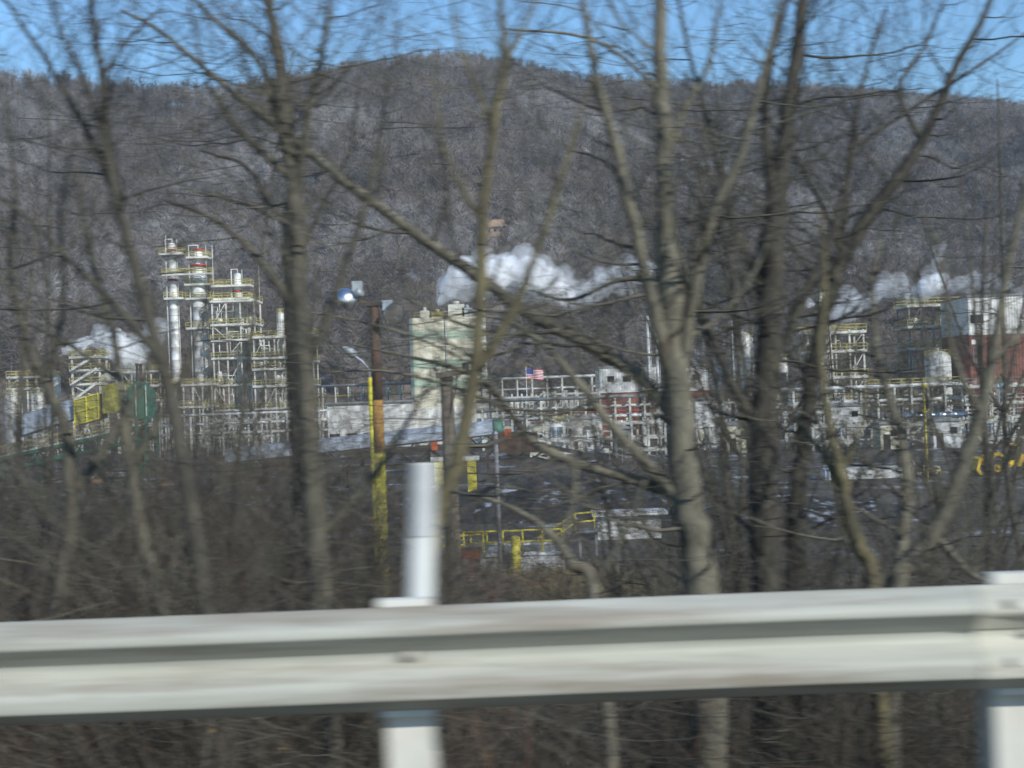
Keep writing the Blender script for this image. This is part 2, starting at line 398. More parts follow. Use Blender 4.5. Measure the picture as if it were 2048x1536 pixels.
# rusty and yellow floodlight pole
Yp = 40; t_ = at(748, 612, Yp); b_ = at(762, 1000, Yp); xb = (t_.x + b_.x) / 2
xp = at(757, 850, Yp).x
fl = thing('floodlight_pole', 'tall pole rusty at the top and yellow below carrying two floodlight dishes', 'light pole', (xp, Yp, GZ))
zs = [GZ - .3, at(768, 1060, Yp).z, at(757, 905, Yp).z, at(752, 800, Yp).z, t_.z]
r_ = .155
MB().tube([(xp, Yp, zs[0]), (xp, Yp, zs[2])], [r_ * 1.15, r_ * 1.05], 14).build('lower_shaft', M['rustyellow'], fl)
MB().tube([(xp, Yp, zs[2]), (xp, Yp, zs[3])], [r_ * 1.03, r_ * .98], 14).build('middle_shaft', M['orangeyellow'], fl)
MB().tube([(xp, Yp, zs[3]), (xp, Yp, zs[4])], [r_ * .96, r_ * .85], 14).build('upper_shaft', M['rust'], fl)
MB().box((xp - .22, Yp - .16, zs[4]), (xp + .5, Yp + .16, zs[4] + .09)).bar((xp, Yp, zs[4] + .05), (xp - .62, Yp - .22, zs[4] + .20), .07).bar((xp + .2, Yp, zs[4]), (xp + .45, Yp - .1, zs[4] - .12), .07).build('bracket', M['darksteel'], fl)
def flood(cx, cy, Y, axis, R):
    c = at(cx, cy, Y); ax = Vector(axis).normalized()
    hd = MB(); hd.lathe(c, [(R * .99, R * .42), (R, R * .40), (R * .93, R * .12), (R * .78, -.1 * R), (R * .55, -.34 * R), (R * .28, -.5 * R), (.02, -.54 * R)], 28, ax)
    h = hd.build('floodlight', M['alu'], fl)
    MB().lathe(c, [(R * .95, R * .385), (R * .6, R * .43), (.01, R * .45)], 28, ax).build('lens', M['lens'], h)
    k = MB(); k.lathe(c, [(.02, -1.15 * R), (.36 * R, -1.12 * R), (.40 * R, -.9 * R), (.40 * R, -.55 * R), (.30 * R, -.48 * R)], 14, ax)
    k.box(tuple(c - ax * R * .75 + Vector((-.14, -.1, .05))), tuple(c - ax * R * .75 + Vector((.14, .12, .34))))
    k.build('housing', M['ballast'], h)
flood(700, 596, Yp - .25, (-.80, .35, -.40), .37)
flood(784, 627, Yp - .3, (.55, -.8, -.22), .32)
# slim yellow pole behind it with one lamp on an arm
Yq = 46; q = at(744, 850, Yq)
sp = thing('lamp_pole', 'slim yellow pole with a single lamp on a raised arm, close behind the floodlight pole', 'light pole', (q.x, Yq, GZ))
zt = at(741, 755, Yq).z
MB().tube([(q.x, Yq, GZ - .3), (q.x, Yq, zt)], [.10, .08], 10).build('shaft', M['rustyellow'], sp)
e = at(707, 710, Yq)
MB().tube([(q.x, Yq, zt - .3), (q.x - .03, Yq, zt + .25), (q.x - .25, Yq - .1, zt + .55), (e.x, Yq - .3, e.z)], .04, 8).build('arm', M['galv'], sp)
MB().lathe((e.x + .12, Yq - .26, e.z - .03), [(.02, 0), (.12, .02), (.15, .25), (.08, .5), (.02, .55)], 12, (-1, -.3, .62)).build('lamp_head', M['ballast'], sp)
# wooden utility pole with crossarm
Yu = 35; u = at(898, 900, Yu); zt = at(893, 752, Yu).z
up = thing('utility_pole', 'weathered wooden utility pole with a short crossarm and diagonal brace', 'utility pole', (u.x, Yu, GZ))
MB().tube([(u.x, Yu, GZ - .3), (u.x + .02, Yu, -2), (u.x, Yu, zt)], [.22, .19, .15], 12).build('shaft', M['wood'], up)
a = at(872, 752, Yu); b = at(936, 742, Yu)
MB().bar((a.x, Yu - .22, a.z), (b.x, Yu - .22, b.z), .12, .14).build('crossarm', M['wood'], up)
MB().bar((b.x - .25, Yu - .22, b.z - .1), (u.x + .08, Yu - .15, zt - .95), .035).build('brace', M['darksteel'], up)
for t in (.06, .5, .92):
    c = Vector(a).lerp(b, t); MB().lathe((c.x, Yu - .22, c.z + .06), [(.015, 0), (.015, .06), (.05, .07), (.055, .12), (.03, .15), (.001, .16)], 10).build('insulator', M['ballast'], up)
MB().tube([(b.x - .05, Yu - .36, b.z - .06), (b.x - .05, Yu - .36, b.z + .20)], .07, 10).build('fuse_cutout', M['darksteel'], up)
# thin grey pole
Yg = 58; g = at(996, 1000, Yg); zt = at(992, 868, Yg).z
tg = thing('conduit_pole', 'thin bare grey pole in the coal yard beside the yellow railing', 'pole', (g.x, Yg, GZ))
MB().tube([(g.x, Yg, GZ - .3), (g.x, Yg, zt)], [.10, .085], 10).build('shaft', M['grey'], tg)
MB().lathe((g.x, Yg, zt), [(.10, -.02), (.10, .05), (.02, .12)], 10).build('cap', M['galv'], tg)
# yellow lamp pole at the far right yard
Yy = 120; y_ = at(1851, 860, Yy); zt = at(1847, 768, Yy).z
yp = thing('yard_pole', 'slim yellow pole with small fittings in front of the pipework by the white trailer', 'pole', (y_.x, Yy, GZ))
MB().tube([(y_.x, Yy, GZ - .3), (y_.x, Yy, zt)], [.13, .11], 10).build('shaft', M['yellow'], yp)
for i, py in enumerate((772, 822)):
    c = at(1849, py, Yy); MB().box((c.x - .28, Yy - .3, c.z - .12), (c.x + .28, Yy - .12, c.z + .14)).build('fitting', M['yellow'], yp)

# ------------------------------------------------------------------ yellow railings on the concrete dock, small yard objects
def railing(name, label, pts, h, posts, group=None, r=.05):
    """pts: base line points in the world"""
    t = thing(name, label, 'railing', pts[0], group)
    m1 = MB(); m2 = MB()
    for a, b in zip(pts, pts[1:]):
        a = Vector(a); b = Vector(b)
        for f_ in (.5, 1.0): m1.tube([a + Vector((0, 0, h * f_)), b + Vector((0, 0, h * f_))], r, 8)
    m1.build('rails', M['yellow'], t)
    L_ = [(Vector(b) - Vector(a)).length for a, b in zip(pts, pts[1:])]; T = sum(L_)
    for i in range(posts):
        s = T * i / (posts - 1); k = 0
        while k < len(L_) - 1 and s > L_[k]: s -= L_[k]; k += 1
        p = Vector(pts[k]).lerp(Vector(pts[k + 1]), min(1, s / L_[k]))
        MB().tube([p + Vector((0, 0, -.05)), p + Vector((0, 0, h))], r, 8).build('post', M['yellow'], t)
    return t
Yd = 66
dk0, dk1 = at(925, 1142, Yd), at(1130, 1136, Yd)
zd = at(1024, 1112, Yd).z
dk = thing('loading_dock', 'grey concrete dock dusted with snow under the yellow railing', 'dock', ((dk0.x + dk1.x) / 2, Yd + 2, GZ))
MB().box((dk0.x, Yd, GZ - .4), (dk1.x, Yd + 5, zd)).build('slab', M['concrete'], dk)
MB().box((dk0.x - .1, Yd - .08, zd + .002), (dk1.x + .1, Yd + 5.1, zd + .12)).build('edge_kerb', M['concrete'], dk)
zk = zd + .12
railing('safety_railing', 'bright yellow safety railing along the front of the concrete dock', [(dk0.x + .1, Yd + .1, zk), (dk1.x - .1, Yd + .1, zk)], 1.05, 6)
railing('safety_railing', 'yellow railing on the dark edge just beside the weathered utility pole', [tuple(at(876, 1112, 72)), tuple(at(975, 1104, 74))], .95, 4)
s0, s1 = at(1078, 1112, 70), at(1152, 1062, 73)
railing('stair_railing', 'yellow stair handrail climbing from the dock past the coal heap', [tuple(s0), tuple(s1), tuple(s1 + Vector((1.0, .6, 0)))], .9, 5)
st = thing('yard_stair', 'dark steel stair rising beside the coal heap under the yellow handrail', 'stair', (s0.x, s0.y + .4, GZ))
tr = MB()
for i in range(9):
    c = s0.lerp(s1, i / 8); tr.box((c.x - .16, c.y + .1, c.z - .04), (c.x + .16, c.y + 1.0, c.z))
tr.build('treads', M['grey'], st)
MB().bar(s0 + Vector((0, .1, -.12)), s1 + Vector((0, .1, -.12)), .06, .2).bar(s0 + Vector((0, 1.0, -.12)), s1 + Vector((0, 1.0, -.12)), .06, .2).build('stringers', M['darksteel'], st)
MB().box((s1.x - .1, s1.y, s1.z - .1), (s1.x + 1.3, s1.y + 1.3, s1.z)).bar((s1.x + .2, s1.y + .2, GZ), (s1.x + .2, s1.y + .2, s1.z - .1), .12).bar((s1.x + 1.1, s1.y + 1.1, GZ), (s1.x + 1.1, s1.y + 1.1, s1.z - .1), .12).build('landing', M['grey'], st)
# two steel towers legs by the stair: a grey portal mast
bo = at(1031, 1094, 64)
bl = thing('bollard', 'thick square yellow guard post with a cap at the end of the dock railing', 'bollard', (bo.x, 65.4, GZ))
MB().tube([(bo.x, 65.4, GZ - .2), (bo.x, 65.4, bo.z + .25)], .22, 12).build('shaft', M['yellow'], bl)
MB().lathe((bo.x, 65.4, bo.z + .25), [(.24, -.08), (.24, .0), (.16, .1), (.001, .14)], 14).build('cap', M['yellow'], bl)
def machine(px, py, Y, label, mt, s=1.0):
    c = at(px, py, Y); g0 = gz(c.x, Y)
    t = thing('skid_hopper', label, 'hopper', (c.x, Y, g0))
    h = MB(); w2, d2 = .85 * s, .7 * s; z0, z1 = c.z - .35 * s, c.z + .45 * s
    h.poly([(c.x - w2, Y - d2, z1), (c.x + w2, Y - d2, z1), (c.x + w2, Y + d2, z1), (c.x - w2, Y + d2, z1), (c.x - w2 * .45, Y - d2 * .5, z0), (c.x + w2 * .7, Y - d2 * .5, z0), (c.x + w2 * .7, Y + d2 * .5, z0), (c.x - w2 * .45, Y + d2 * .5, z0)],
           [(0, 1, 2, 3), (7, 6, 5, 4), (4, 5, 1, 0), (5, 6, 2, 1), (6, 7, 3, 2), (7, 4, 0, 3)])
    h.build('bin', mt, t)
    for sx in (-1, 1):
        for sy in (-1, 1): MB().bar((c.x + sx * w2 * .8, Y + sy * d2 * .8, g0 - .1), (c.x + sx * w2 * .8, Y + sy * d2 * .8, z0 + .3 * s), .1).build('leg', M['darksteel'], t)
    MB().bar((c.x - w2, Y - d2, z1 + .03), (c.x + w2, Y - d2, z1 + .03), .1).build('lip', M['darksteel'], t)
    return t
machine(932, 1113, 63, 'small orange red hopper at the end of the dock beside the wooden pole', M['orange'], .85)
machine(495, 1130, 60, 'orange red hopper half hidden in the dense brown thicket', M['orange'], 1.0)
def drum(px, py, Y, label, mt):
    c = at(px, py, Y); g0 = gz(c.x, Y); z0 = c.z - .45
    t = thing('oil_drum', label, 'drum', (c.x, Y, g0))
    MB().box((c.x - .5, Y - .5, g0 - .2), (c.x + .5, Y + .5, z0 - .005)).build('plinth', M['plainconcrete'], t)
    MB().lathe((c.x, Y, z0), [(.01, 0), (.29, 0), (.30, .02), (.29, .04), (.29, .28), (.305, .30), (.29, .32), (.29, .58), (.305, .6), (.29, .62), (.29, .86), (.30, .88), (.28, .885), (.01, .88)], 18).build('drum', mt, t)
drum(890, 1064, 75, 'blue drum on a concrete plinth behind the marker post', M['blue'])

# coal heaps
def heap(name, label, cx, cy, rx, ry, h, material, seed, group=None, cat='coal heap'):
    r = np.random.default_rng(seed); n, k = 64, 26; V = []; ph = r.uniform(0, 6.28, 8)
    for i in range(k + 1):
        q_ = i / k
        for j in range(n):
            t = 2 * PI * j / n; wob = 1 + .10 * math.sin(3 * t + ph[0]) + .06 * math.sin(7 * t + ph[1]) + .03 * math.sin(13 * t + ph[2])
            z = h * (1 - q_ ** 1.15) + .12 * h * math.sin(5 * t + 6 * q_ + ph[3]) * q_ * (1 - q_) * 2 + r.normal(0, .010 * h)
            x_ = cx + rx * q_ * wob * math.cos(t); y_ = cy + ry * q_ * wob * math.sin(t)
            V.append((x_, y_, GZ + z - .35 * q_))
    Fq = [(i * n + j, i * n + (j + 1) % n, (i + 1) * n + (j + 1) % n, (i + 1) * n + j) for i in range(k) for j in range(n)]
    o = bpy.data.objects
    me = bpy.data.meshes.new(name); me.from_pydata([(v[0] - cx, v[1] - cy, v[2] - GZ) for v in V], [], [f[::-1] for f in Fq]); me.materials.append(material)
    me.polygons.foreach_set('use_smooth', [True] * len(Fq)); me.update()
    ob = bpy.data.objects.new(name, me); COL.objects.link(ob); ob.location = (cx, cy, GZ); tag(ob, label, cat, group); return ob
def heap_px(label, px, ptop, Y, rxm, rym, seed, name='coal_heap', mt='coal'):
    c = at(px, ptop, Y); heap(name, label, c.x, Y, rxm, rym, c.z - GZ, M[mt], seed)
heap_px('large black coal heap streaked with snow behind the yellow railing', 1080, 948, 104, 13, 11, 1)
heap_px('long black coal heap with snowy gullies below the white trailer', 1580, 992, 92, 13, 11, 2)
heap_px('low dark coal heap reaching out in front of the yellow loader', 1960, 1010, 96, 9, 8, 5)
heap_px('low dark coal heap seen through the thicket below the silver conveyor', 520, 955, 110, 14, 10, 3)
heap_px('brown earth mound sloping down beside the dock in front of the coal', 900, 1108, 55, 5, 4.5, 4, 'earth_mound', 'dirt')
g = at(1100, 1165, 58)
gs = []
for i in range(3800):
    x = g.x + rng.normal(0, 2.0); y = 58 + rng.normal(0, 2.2); hh = rng.uniform(.25, .85); z = GZ
    gs.append((x, y, z - .05, x + rng.normal(0, .16), y + rng.normal(0, .16), z + hh + .5, .014, .004))
o = seg_mesh('dry_grass', gs, M['drygrass']); tag(o, 'tan dry grass growing at the foot of the concrete dock', 'grass', kind='stuff')

# ------------------------------------------------------------------ industrial building kit
def platform(parent, x0, x1, y0, y1, z, rail_mat='railyellow', rail=1.15, th=.48, rr=.065):
    """grating deck with a yellow handrail as its child"""
    d = MB(); d.box((x0, y0, z - th), (x1, y1, z)).build
    d2 = d.build('platform', M['steel'], parent)
    r = MB()
    for yy in (y0, y1):
        for f_ in (.5, 1): r.bar((x0, yy, z + rail * f_), (x1, yy, z + rail * f_), rr * 2)
        n = max(2, int((x1 - x0) / 1.8))
        for i in range(n + 1): r.bar((x0 + (x1 - x0) * i / n, yy, z), (x0 + (x1 - x0) * i / n, yy, z + rail), rr * 2)
    for xx in (x0, x1):
        for f_ in (.5, 1): r.bar((xx, y0, z + rail * f_), (xx, y1, z + rail * f_), rr * 2)
    r.build('handrail', M[rail_mat], d2); return d2

def column(label, pxm, pyt, pyb, Y, rad, rings=(), plats=(), mast=None, narrow=None, name='distillation_column', ring_mat='red', group=None):
    """a tall clad column; its middle in the photo gives x, base on the ground"""
    top = at(pxm, pyt, Y); x = at(pxm, (pyt + pyb) / 2, Y).x; zb = GZ; zt = top.z
    t = thing(name, label, 'column', (x, Y, GZ), group)
    nb = narrow or zt
    prof = [(rad * 1.25, 0), (rad * 1.25, 1.2), (rad, 2.5)]
    h = nb - GZ; n = int(h / 3.2)
    for i in range(1, n):
        z = 2.5 + (h - 2.5 - rad * .5) * i / n; prof += [(rad, z), (rad * 1.03, z + .03), (rad * 1.03, z + .15), (rad, z + .18)]
    prof += [(rad, h - rad * .5), (rad * .85, h - rad * .18), (rad * .5, h), (.01, h + .02)]
    sh = MB(); sh.lathe((x, Y, GZ), prof, 22); sh.build('shell', M['insul'], t)
    if narrow:
        k = MB(); r2 = rad * .62
        k.lathe((x, Y, narrow - .3), [(r2, 0), (r2, zt - narrow - .5), (r2 * .7, zt - narrow - .1), (.01, zt - narrow)], 18); k.build('neck', M['insul'], t)
    for py in rings:
        z = at(pxm, py, Y).z; k = MB(); rr = (rad if not narrow or z < narrow else rad * .62)
        k.lathe((x, Y, z), [(rr, -.22), (rr + .28, -.22), (rr + .28, .22), (rr, .22)], 22); k.build('flange', M[ring_mat], t)
    for py, dx0, dx1 in plats:
        z = at(pxm, py, Y).z; platform(t, x + dx0, x + dx1, Y - 2.2, Y + 2.2, z)
    # ladder cage and overhead pipe
    k = MB(); lx = x + rad + .25
    for s in (-.22, .22): k.bar((lx, Y + s - .3, GZ + 1), (lx, Y + s - .3, zt + .8), .07)
    for i in range(int((zt - GZ) / .9)): k.bar((lx, Y - .52, GZ + 1 + i * .9), (lx, Y - .08, GZ + 1 + i * .9), .05)
    k.build('ladder', M['steel'], t)
    k = MB(); k.tube([(x, Y, zt - .2), (x, Y, zt + .9), (x - rad - .5, Y - .3, zt + .9), (x - rad - .5, Y - .3, zt - 1), (x - rad - .5, Y - .3, GZ + 6)], .17, 8); k.build('overhead_pipe', M['insul'], t)
    if mast:
        a = at(mast[0], mast[1], Y); k = MB(); k.bar((a.x, Y, at(mast[0], mast[2], Y).z), (a.x, Y, a.z), .16); k.build('mast', M['steel'], t)
    return t

def frame(label, x0, x1, y0, y1, zs, bays, name='process_frame', col=.32, brace=True, rails=True, equip=True, cat='steel structure', group=None, seed=0, dense=1.0, mt='steel'):
    """open steel structure: posts, beams, braces, decks with handrails, vessels and pipes inside"""
    r = random.Random(seed)
    t = thing(name, label, cat, ((x0 + x1) / 2, (y0 + y1) / 2, GZ), group)
    zt = zs[-1]
    xs = [x0 + (x1 - x0) * i / bays for i in range(bays + 1)]
    for x in xs:
        for y in (y0, y1): MB().bar((x, y, GZ - .3), (x, y, zt + .2), col, col).build('post', M[mt], t)
    b = MB(); low = GZ
    for z in zs:
        for y in (y0, y1): b.bar((x0, y, z - .45), (x1, y, z - .45), col * .8, col * 1.1)
        for x in xs: b.bar((x, y0, z - .45), (x, y1, z - .45), col * .8, col * 1.1)
        if brace:
            k = r.randrange(bays); a, c = xs[k], xs[k + 1]
            if r.random() < .5: a, c = c, a
            b.bar((a, y0 - .05, low), (c, y0 - .05, z - .45), col * .55)
        low = z
    b.build('beams', M[mt], t)
    for z in zs:
        platform(t, x0 - .5, x1 + .5, y0 - .5, y1 + .5, z, 'railyellow' if seed < 12 or seed in (21, 24, 25) else r.choice(['steel', 'insul', 'grey'])) if rails else None
    if equip:
        low = GZ
        for z in zs:
            hgt = z - low
            for k in range(int((x1 - x0) / 2.6 * dense)):
                x = r.uniform(x0 + .6, x1 - .6); y = r.uniform(y0 + .5, y1 - .5); kind = r.random()
                if kind < .4:
                    rad = min(r.uniform(.35, .8), hgt * .25); hh = min(hgt * .75, r.uniform(1.4, 3.4))
                    MB().lathe((x, y, low + .02), [(rad * .4, 0), (rad * .4, .3), (rad, .5), (rad, hh - .3), (rad * .6, hh - .05), (.01, hh)], 14).build('vessel', M[r.choice(['insul', 'white', 'steel', 'cream'])], t)
                elif kind < .6:
                    rad = r.uniform(.3, .6); L2 = r.uniform(1.2, 2.6)
                    MB().lathe((x - L2 / 2, y, low + rad + .3), [(.01, 0), (rad * .7, .08), (rad, .3), (rad, L2 - .3), (rad * .7, L2 - .08), (.01, L2)], 14, (1, 0, 0)).box((x - L2 * .3, y - .3, low + .01), (x - L2 * .22, y + .3, low + rad)).box((x + L2 * .22, y - .3, low + .01), (x + L2 * .3, y + .3, low + rad)).build('exchanger', M[r.choice(['insul', 'grey', 'white'])], t)
                else:
                    pr = r.uniform(.09, .2); x2 = min(max(x + r.uniform(-4, 4), x0), x1); zz = low + hgt * r.uniform(.3, .85); y2 = y0 + r.uniform(-.25, .6)
                    MB().tube([(x, y2, low), (x, y2, zz), (x2, y2, zz), (x2, y2, min(zz + hgt * .8, zt))], pr, 7).build('pipe', M[r.choice(['insul', 'steel', 'white', 'grey', 'steel'])], t)
            low = z
    return t

def tank(label, pxm, pyt, pyb, Y, rad, cone=False, mt='white', name='storage_tank', group=None, dome=.5, legs=False):
    top = at(pxm, pyt, Y); x = at(pxm, (pyt + pyb) / 2, Y).x; zb = at(pxm, pyb, Y).z if legs else GZ
    t = thing(name, label, 'tank', (x, Y, GZ), group); h = top.z - zb
    pr = [(.01, 0), (rad * (.25 if cone else .98), .01)] + ([(rad * .25, .2), (rad, h * .35)] if cone else [(rad, .05)])
    for i in (1, 2, 3): pr += [(rad, h * (.35 if cone else 0) + (h * .9 - h * (.35 if cone else 0)) * i / 4)] * 1 + [(rad * 1.015, h * (.35 if cone else 0) + (h * .9 - h * (.35 if cone else 0)) * i / 4 + .04)] + [(rad, h * (.35 if cone else 0) + (h * .9 - h * (.35 if cone else 0)) * i / 4 + .1)]
    pr += [(rad, h - rad * dome), (rad * .8, h - rad * dome * .4), (rad * .4, h - rad * dome * .08), (.01, h)]
    MB().lathe((x, Y, zb), pr, 24).build('shell', M[mt], t)
    k = MB(); k.lathe((x, Y, top.z - .1), [(.28, 0), (.28, .5), (.4, .5), (.4, .65), (.01, .68)], 12); k.build('nozzle', M['steel'], t)
    k = MB()
    for s in (-.22, .22): k.bar((x + s, Y - rad - .15, zb), (x + s, Y - rad - .15, top.z), .06)
    for i in range(int(h / .6)): k.bar((x - .22, Y - rad - .15, zb + .3 + i * .6), (x + .22, Y - rad - .15, zb + .3 + i * .6), .05)
    k.build('ladder', M['steel'], t)
    k = MB()
    for i in range(20):
        a = 2 * PI * i / 20; b_ = 2 * PI * (i + 1) / 20
        for zf in (.55, 1.1): k.bar((x + rad * .96 * math.cos(a), Y + rad * .96 * math.sin(a), top.z - rad * dome * .8 + zf), (x + rad * .96 * math.cos(b_), Y + rad * .96 * math.sin(b_), top.z - rad * dome * .8 + zf), .07)
        k.bar((x + rad * .96 * math.cos(a), Y + rad * .96 * math.sin(a), top.z - rad * dome), (x + rad * .96 * math.cos(a), Y + rad * .96 * math.sin(a), top.z - rad * dome * .8 + 1.1), .07)
    k.build('handrail', M['railyellow'], t)
    if legs:
        for i in range(4):
            a = PI / 4 + i * PI / 2; MB().bar((x + rad * .85 * math.cos(a), Y + rad * .85 * math.sin(a), GZ - .2), (x + rad * .85 * math.cos(a), Y + rad * .85 * math.sin(a), zb + h * .45), .28).build('leg', M['steel'], t)
    return t

# ------------------------------------------------------------------ plant: distillation towers
Yt = 330
G1 = 'distillation columns of the tall tower group'
column('slim white distillation column at the outer edge of the tall tower group', 350, 486, 860, Yt, .98, rings=(500, 560), plats=((507, -2.6, 3.0), (596, -1.8, 2.6)), mast=(331, 470, 560), group=G1)
column('tallest thick white distillation column with red rings near its narrow neck', 402, 498, 860, Yt + 1, 1.65, rings=(500, 531), plats=((514, -2.4, 2.6), (568, -3.0, 3.0), (596, -2.8, 3.0), (655, -3, 2.5)), narrow=at(402, 530, Yt).z, mast=(424, 490, 690), group=G1)
column('shorter pale distillation column on the side of the tower group towards the floodlight pole', 480, 546, 860, Yt + 2, .9, rings=(583, 662), plats=((570, -6.0, 3.4), (596, -5.5, 3.0), (647, -5.0, 3.4)), mast=(517, 531, 700), group=G1)
a = at(330, 550, Yt); b = at(428, 550, Yt)
lk = thing('link_walkway', 'high steel walkway with yellow rails bridging the two tallest white columns', 'walkway', ((a.x + b.x) / 2, Yt - 3, a.z))
platform(lk, a.x, b.x, Yt - 3.2, Yt - 2.0, at(380, 549, Yt).z, th=.4)
def zz(px, pys, Y): return [at(px, q_, Y).z for q_ in pys]
def fr(label, px0, px1, pys, Y, dep, bays, **k):
    pm = (px0 + px1) / 2; pc = (min(pys) + 850) / 2
    frame(label, at(px0, pc, Y).x, at(px1, pc, Y).x, Y, Y + dep, sorted(zz(pm, pys, Y)), bays, **k)
fr('tall open steel frame full of vessels between the thick column and the shorter column', 428, 512, (600, 647, 678, 714, 768, 818), Yt - 4, 8, 3, seed=1, dense=2.0)
fr('broad lower steel process frame crowded with white vessels and pipes in front of the towers', 510, 572, (672, 714, 736, 770, 815), Yt - 10, 9, 3, seed=2, dense=2.2)
fr('narrow steel frame with a single high deck behind the dark leaning trunk', 585, 628, (667, 720, 768, 815), Yt - 6, 7, 2, seed=3)
fr('low wide steel frame with piping under the two tallest columns', 330, 425, (768, 812), Yt - 9, 7, 5, seed=4, dense=1.3)
tank('small white vent vessel standing on top of the crowded process frame', 561, 624, 672, Yt - 6, .9, name='vent_vessel', legs=True)
# far side unit with tanks
tank('white cylindrical tank at the very edge of the photo beside the silver conveyor hood', 27, 783, 850, 300, 1.9, group='white tanks behind the silver conveyor hood')
tank('white cylindrical tank in the middle of the row above the silver conveyor hood', 78, 783, 850, 302, 1.6, group='white tanks behind the silver conveyor hood')
tank('taller white tank with a conical foot nearest the steel stair tower', 106, 747, 850, 306, 1.75, cone=True, legs=True, group='white tanks behind the silver conveyor hood')
fr('long low steel gallery with yellow rails above the row of white tanks', 20, 92, (752, 775), 308, 5, 4, seed=5, dense=.8)
fr('white steel stair tower with zigzag flights and yellow rails below the small steam plume', 146, 201, (712, 738, 766, 800), 296, 5, 1, seed=6, equip=False, col=.4)
stt = thing('zigzag_stair', 'zigzag pale steel stair flights inside the white stair tower', 'stair', (at(174, 760, 296).x, 296, GZ))
k = MB(); zs_ = [GZ] + sorted(zz(174, (712, 738, 766, 800), 296)); x0, x1 = at(149, 760, 296).x, at(198, 760, 296).x
for i in range(4): 
    p, q = (x0, x1) if i % 2 else (x0, x1)
    k.bar((p, 294.6, zs_[i]), (q, 294.6, zs_[i + 1]), .25, .5)
k.build('flights', M['steel'], stt)
t = thing('horizontal_vessel', 'white horizontal vessel lying on supports beside the white stair tower', 'tank', (at(221, 752, 300).x, 300, GZ))
c0 = at(200, 752, 300); c1 = at(243, 752, 300)
MB().lathe((c0.x, 300, c0.z - .2), [(.01, 0), (.8, .15), (1.15, .6), (1.15, c1.x - c0.x - .6), (.8, c1.x - c0.x - .15), (.01, c1.x - c0.x)], 18, (1, 0, 0)).build('shell', M['white'], t)
MB().box((c0.x + .7, 299.4, GZ - .2), (c0.x + 1.1, 300.6, c0.z - .8)).box((c1.x - 1.1, 299.4, GZ - .2), (c1.x - .7, 300.6, c0.z - .8)).build('supports', M['steel'], t)
fr('small dense steel frame of white pipework behind the green conveyor head', 246, 322, (741, 770, 800), 310, 6, 4, seed=8, dense=1.3)
for px, lab in ((275, 'dark slim flue beside its twin above the green conveyor head'), (282, 'dark slim flue, the slightly further one above the green conveyor head')):
    zt = at(px, 727, 240).z; x = at(px, 760, 240).x
    t = thing('flue', lab, 'chimney', (x, 240, GZ), 'twin dark flues')
    MB().tube([(x, 240, GZ - .2), (x, 240, zt)], [.32, .26], 12).build('shaft', M['darksteel'], t)
    MB().lathe((x, 240, zt), [(.26, -.3), (.34, -.3), (.34, .05), (.2, .05), (.2, -.2)], 12).build('rim', M['rust'], t)

# inclined conveyor with silver hood and green head
Yc = 150
t = thing('inclined_conveyor', 'green inclined conveyor with silver half-round hood, yellow clad section and yellow handrail', 'conveyor', (at(150, 900, Yc).x, Yc, GZ))
def lineP(px0, py0, px1, py1, Y): return at(px0, py0, Y), at(px1, py1, Y)
A, B = lineP(-160, 955, 300, 852, Yc)
def along(f_): return A.lerp(B, f_)
tr = MB()
for dy in (-1.3, 1.3):
    for dz in (0, -1.25): tr.bar(A + Vector((0, dy, dz)), B + Vector((0, dy, dz)), .36)
    for i in range(26):
        p, q = along(i / 26), along((i + 1) / 26)
        tr.bar(p + Vector((0, dy, 0 if i % 2 else -1.25)), q + Vector((0, dy, -1.25 if i % 2 else 0)), .13)
tr.build('truss', M['green'], t)
MB().bar(A + Vector((0, 0, .15)), B + Vector((0, 0, .15)), 2.9, .4).build('belt_deck', M['insul'], t)
hr = MB()
for i in range(27):
    p = along(i / 26) + Vector((0, -1.5, .1)); hr.bar(p, p + Vector((0, 0, 1.25)), .07)
for h_ in (.65, 1.3): hr.bar(A + Vector((0, -1.5, h_)), B + Vector((0, -1.5, h_)), .13)
hr.build('handrail', M['railyellow'], t)
for f_ in (.35, .55, .78, .97):
    p = along(f_)
    for dy in (-1.3, 1.3): MB().bar((p.x, Yc + dy * 1.3, gz(p.x, Yc) - .2), (p.x, Yc + dy, p.z - 1.2), .28).build('leg', M['green'], t)
    MB().bar((p.x, Yc - 1.6, GZ), (p.x, Yc + 1.3, p.z - 1.3), .14).build('leg_brace', M['green'], t)
hood = MB(); n = 14; p0 = at(36, 875, Yc); p1 = at(172, 832, Yc); V = []
for p, r in ((p0, 1.75), (p0.lerp(p1, .33), 1.8), (p0.lerp(p1, .66), 1.8), (p1, 1.75)):
    for j in range(n + 1):
        a_ = PI * j / n; V.append(p + Vector((-.06 * math.sin(a_) * r, -math.cos(a_) * r * .85, math.sin(a_) * r * 1.25)))
m1 = n + 1
hood.poly(V, [(i * m1 + j + 1, i * m1 + j, (i + 1) * m1 + j, (i + 1) * m1 + j + 1) for i in range(3) for j in range(n)], True)
hood.poly(V[:m1], [tuple(range(m1))]); hood.poly(V[-m1:], [tuple(reversed(range(m1)))])
hood.build('hood', M['galv'], t)
c0, c1 = at(160, 850, Yc - .3), at(207, 836, Yc - .3); hgt = at(180, 797, Yc).z - at(180, 846, Yc).z
cl = MB()
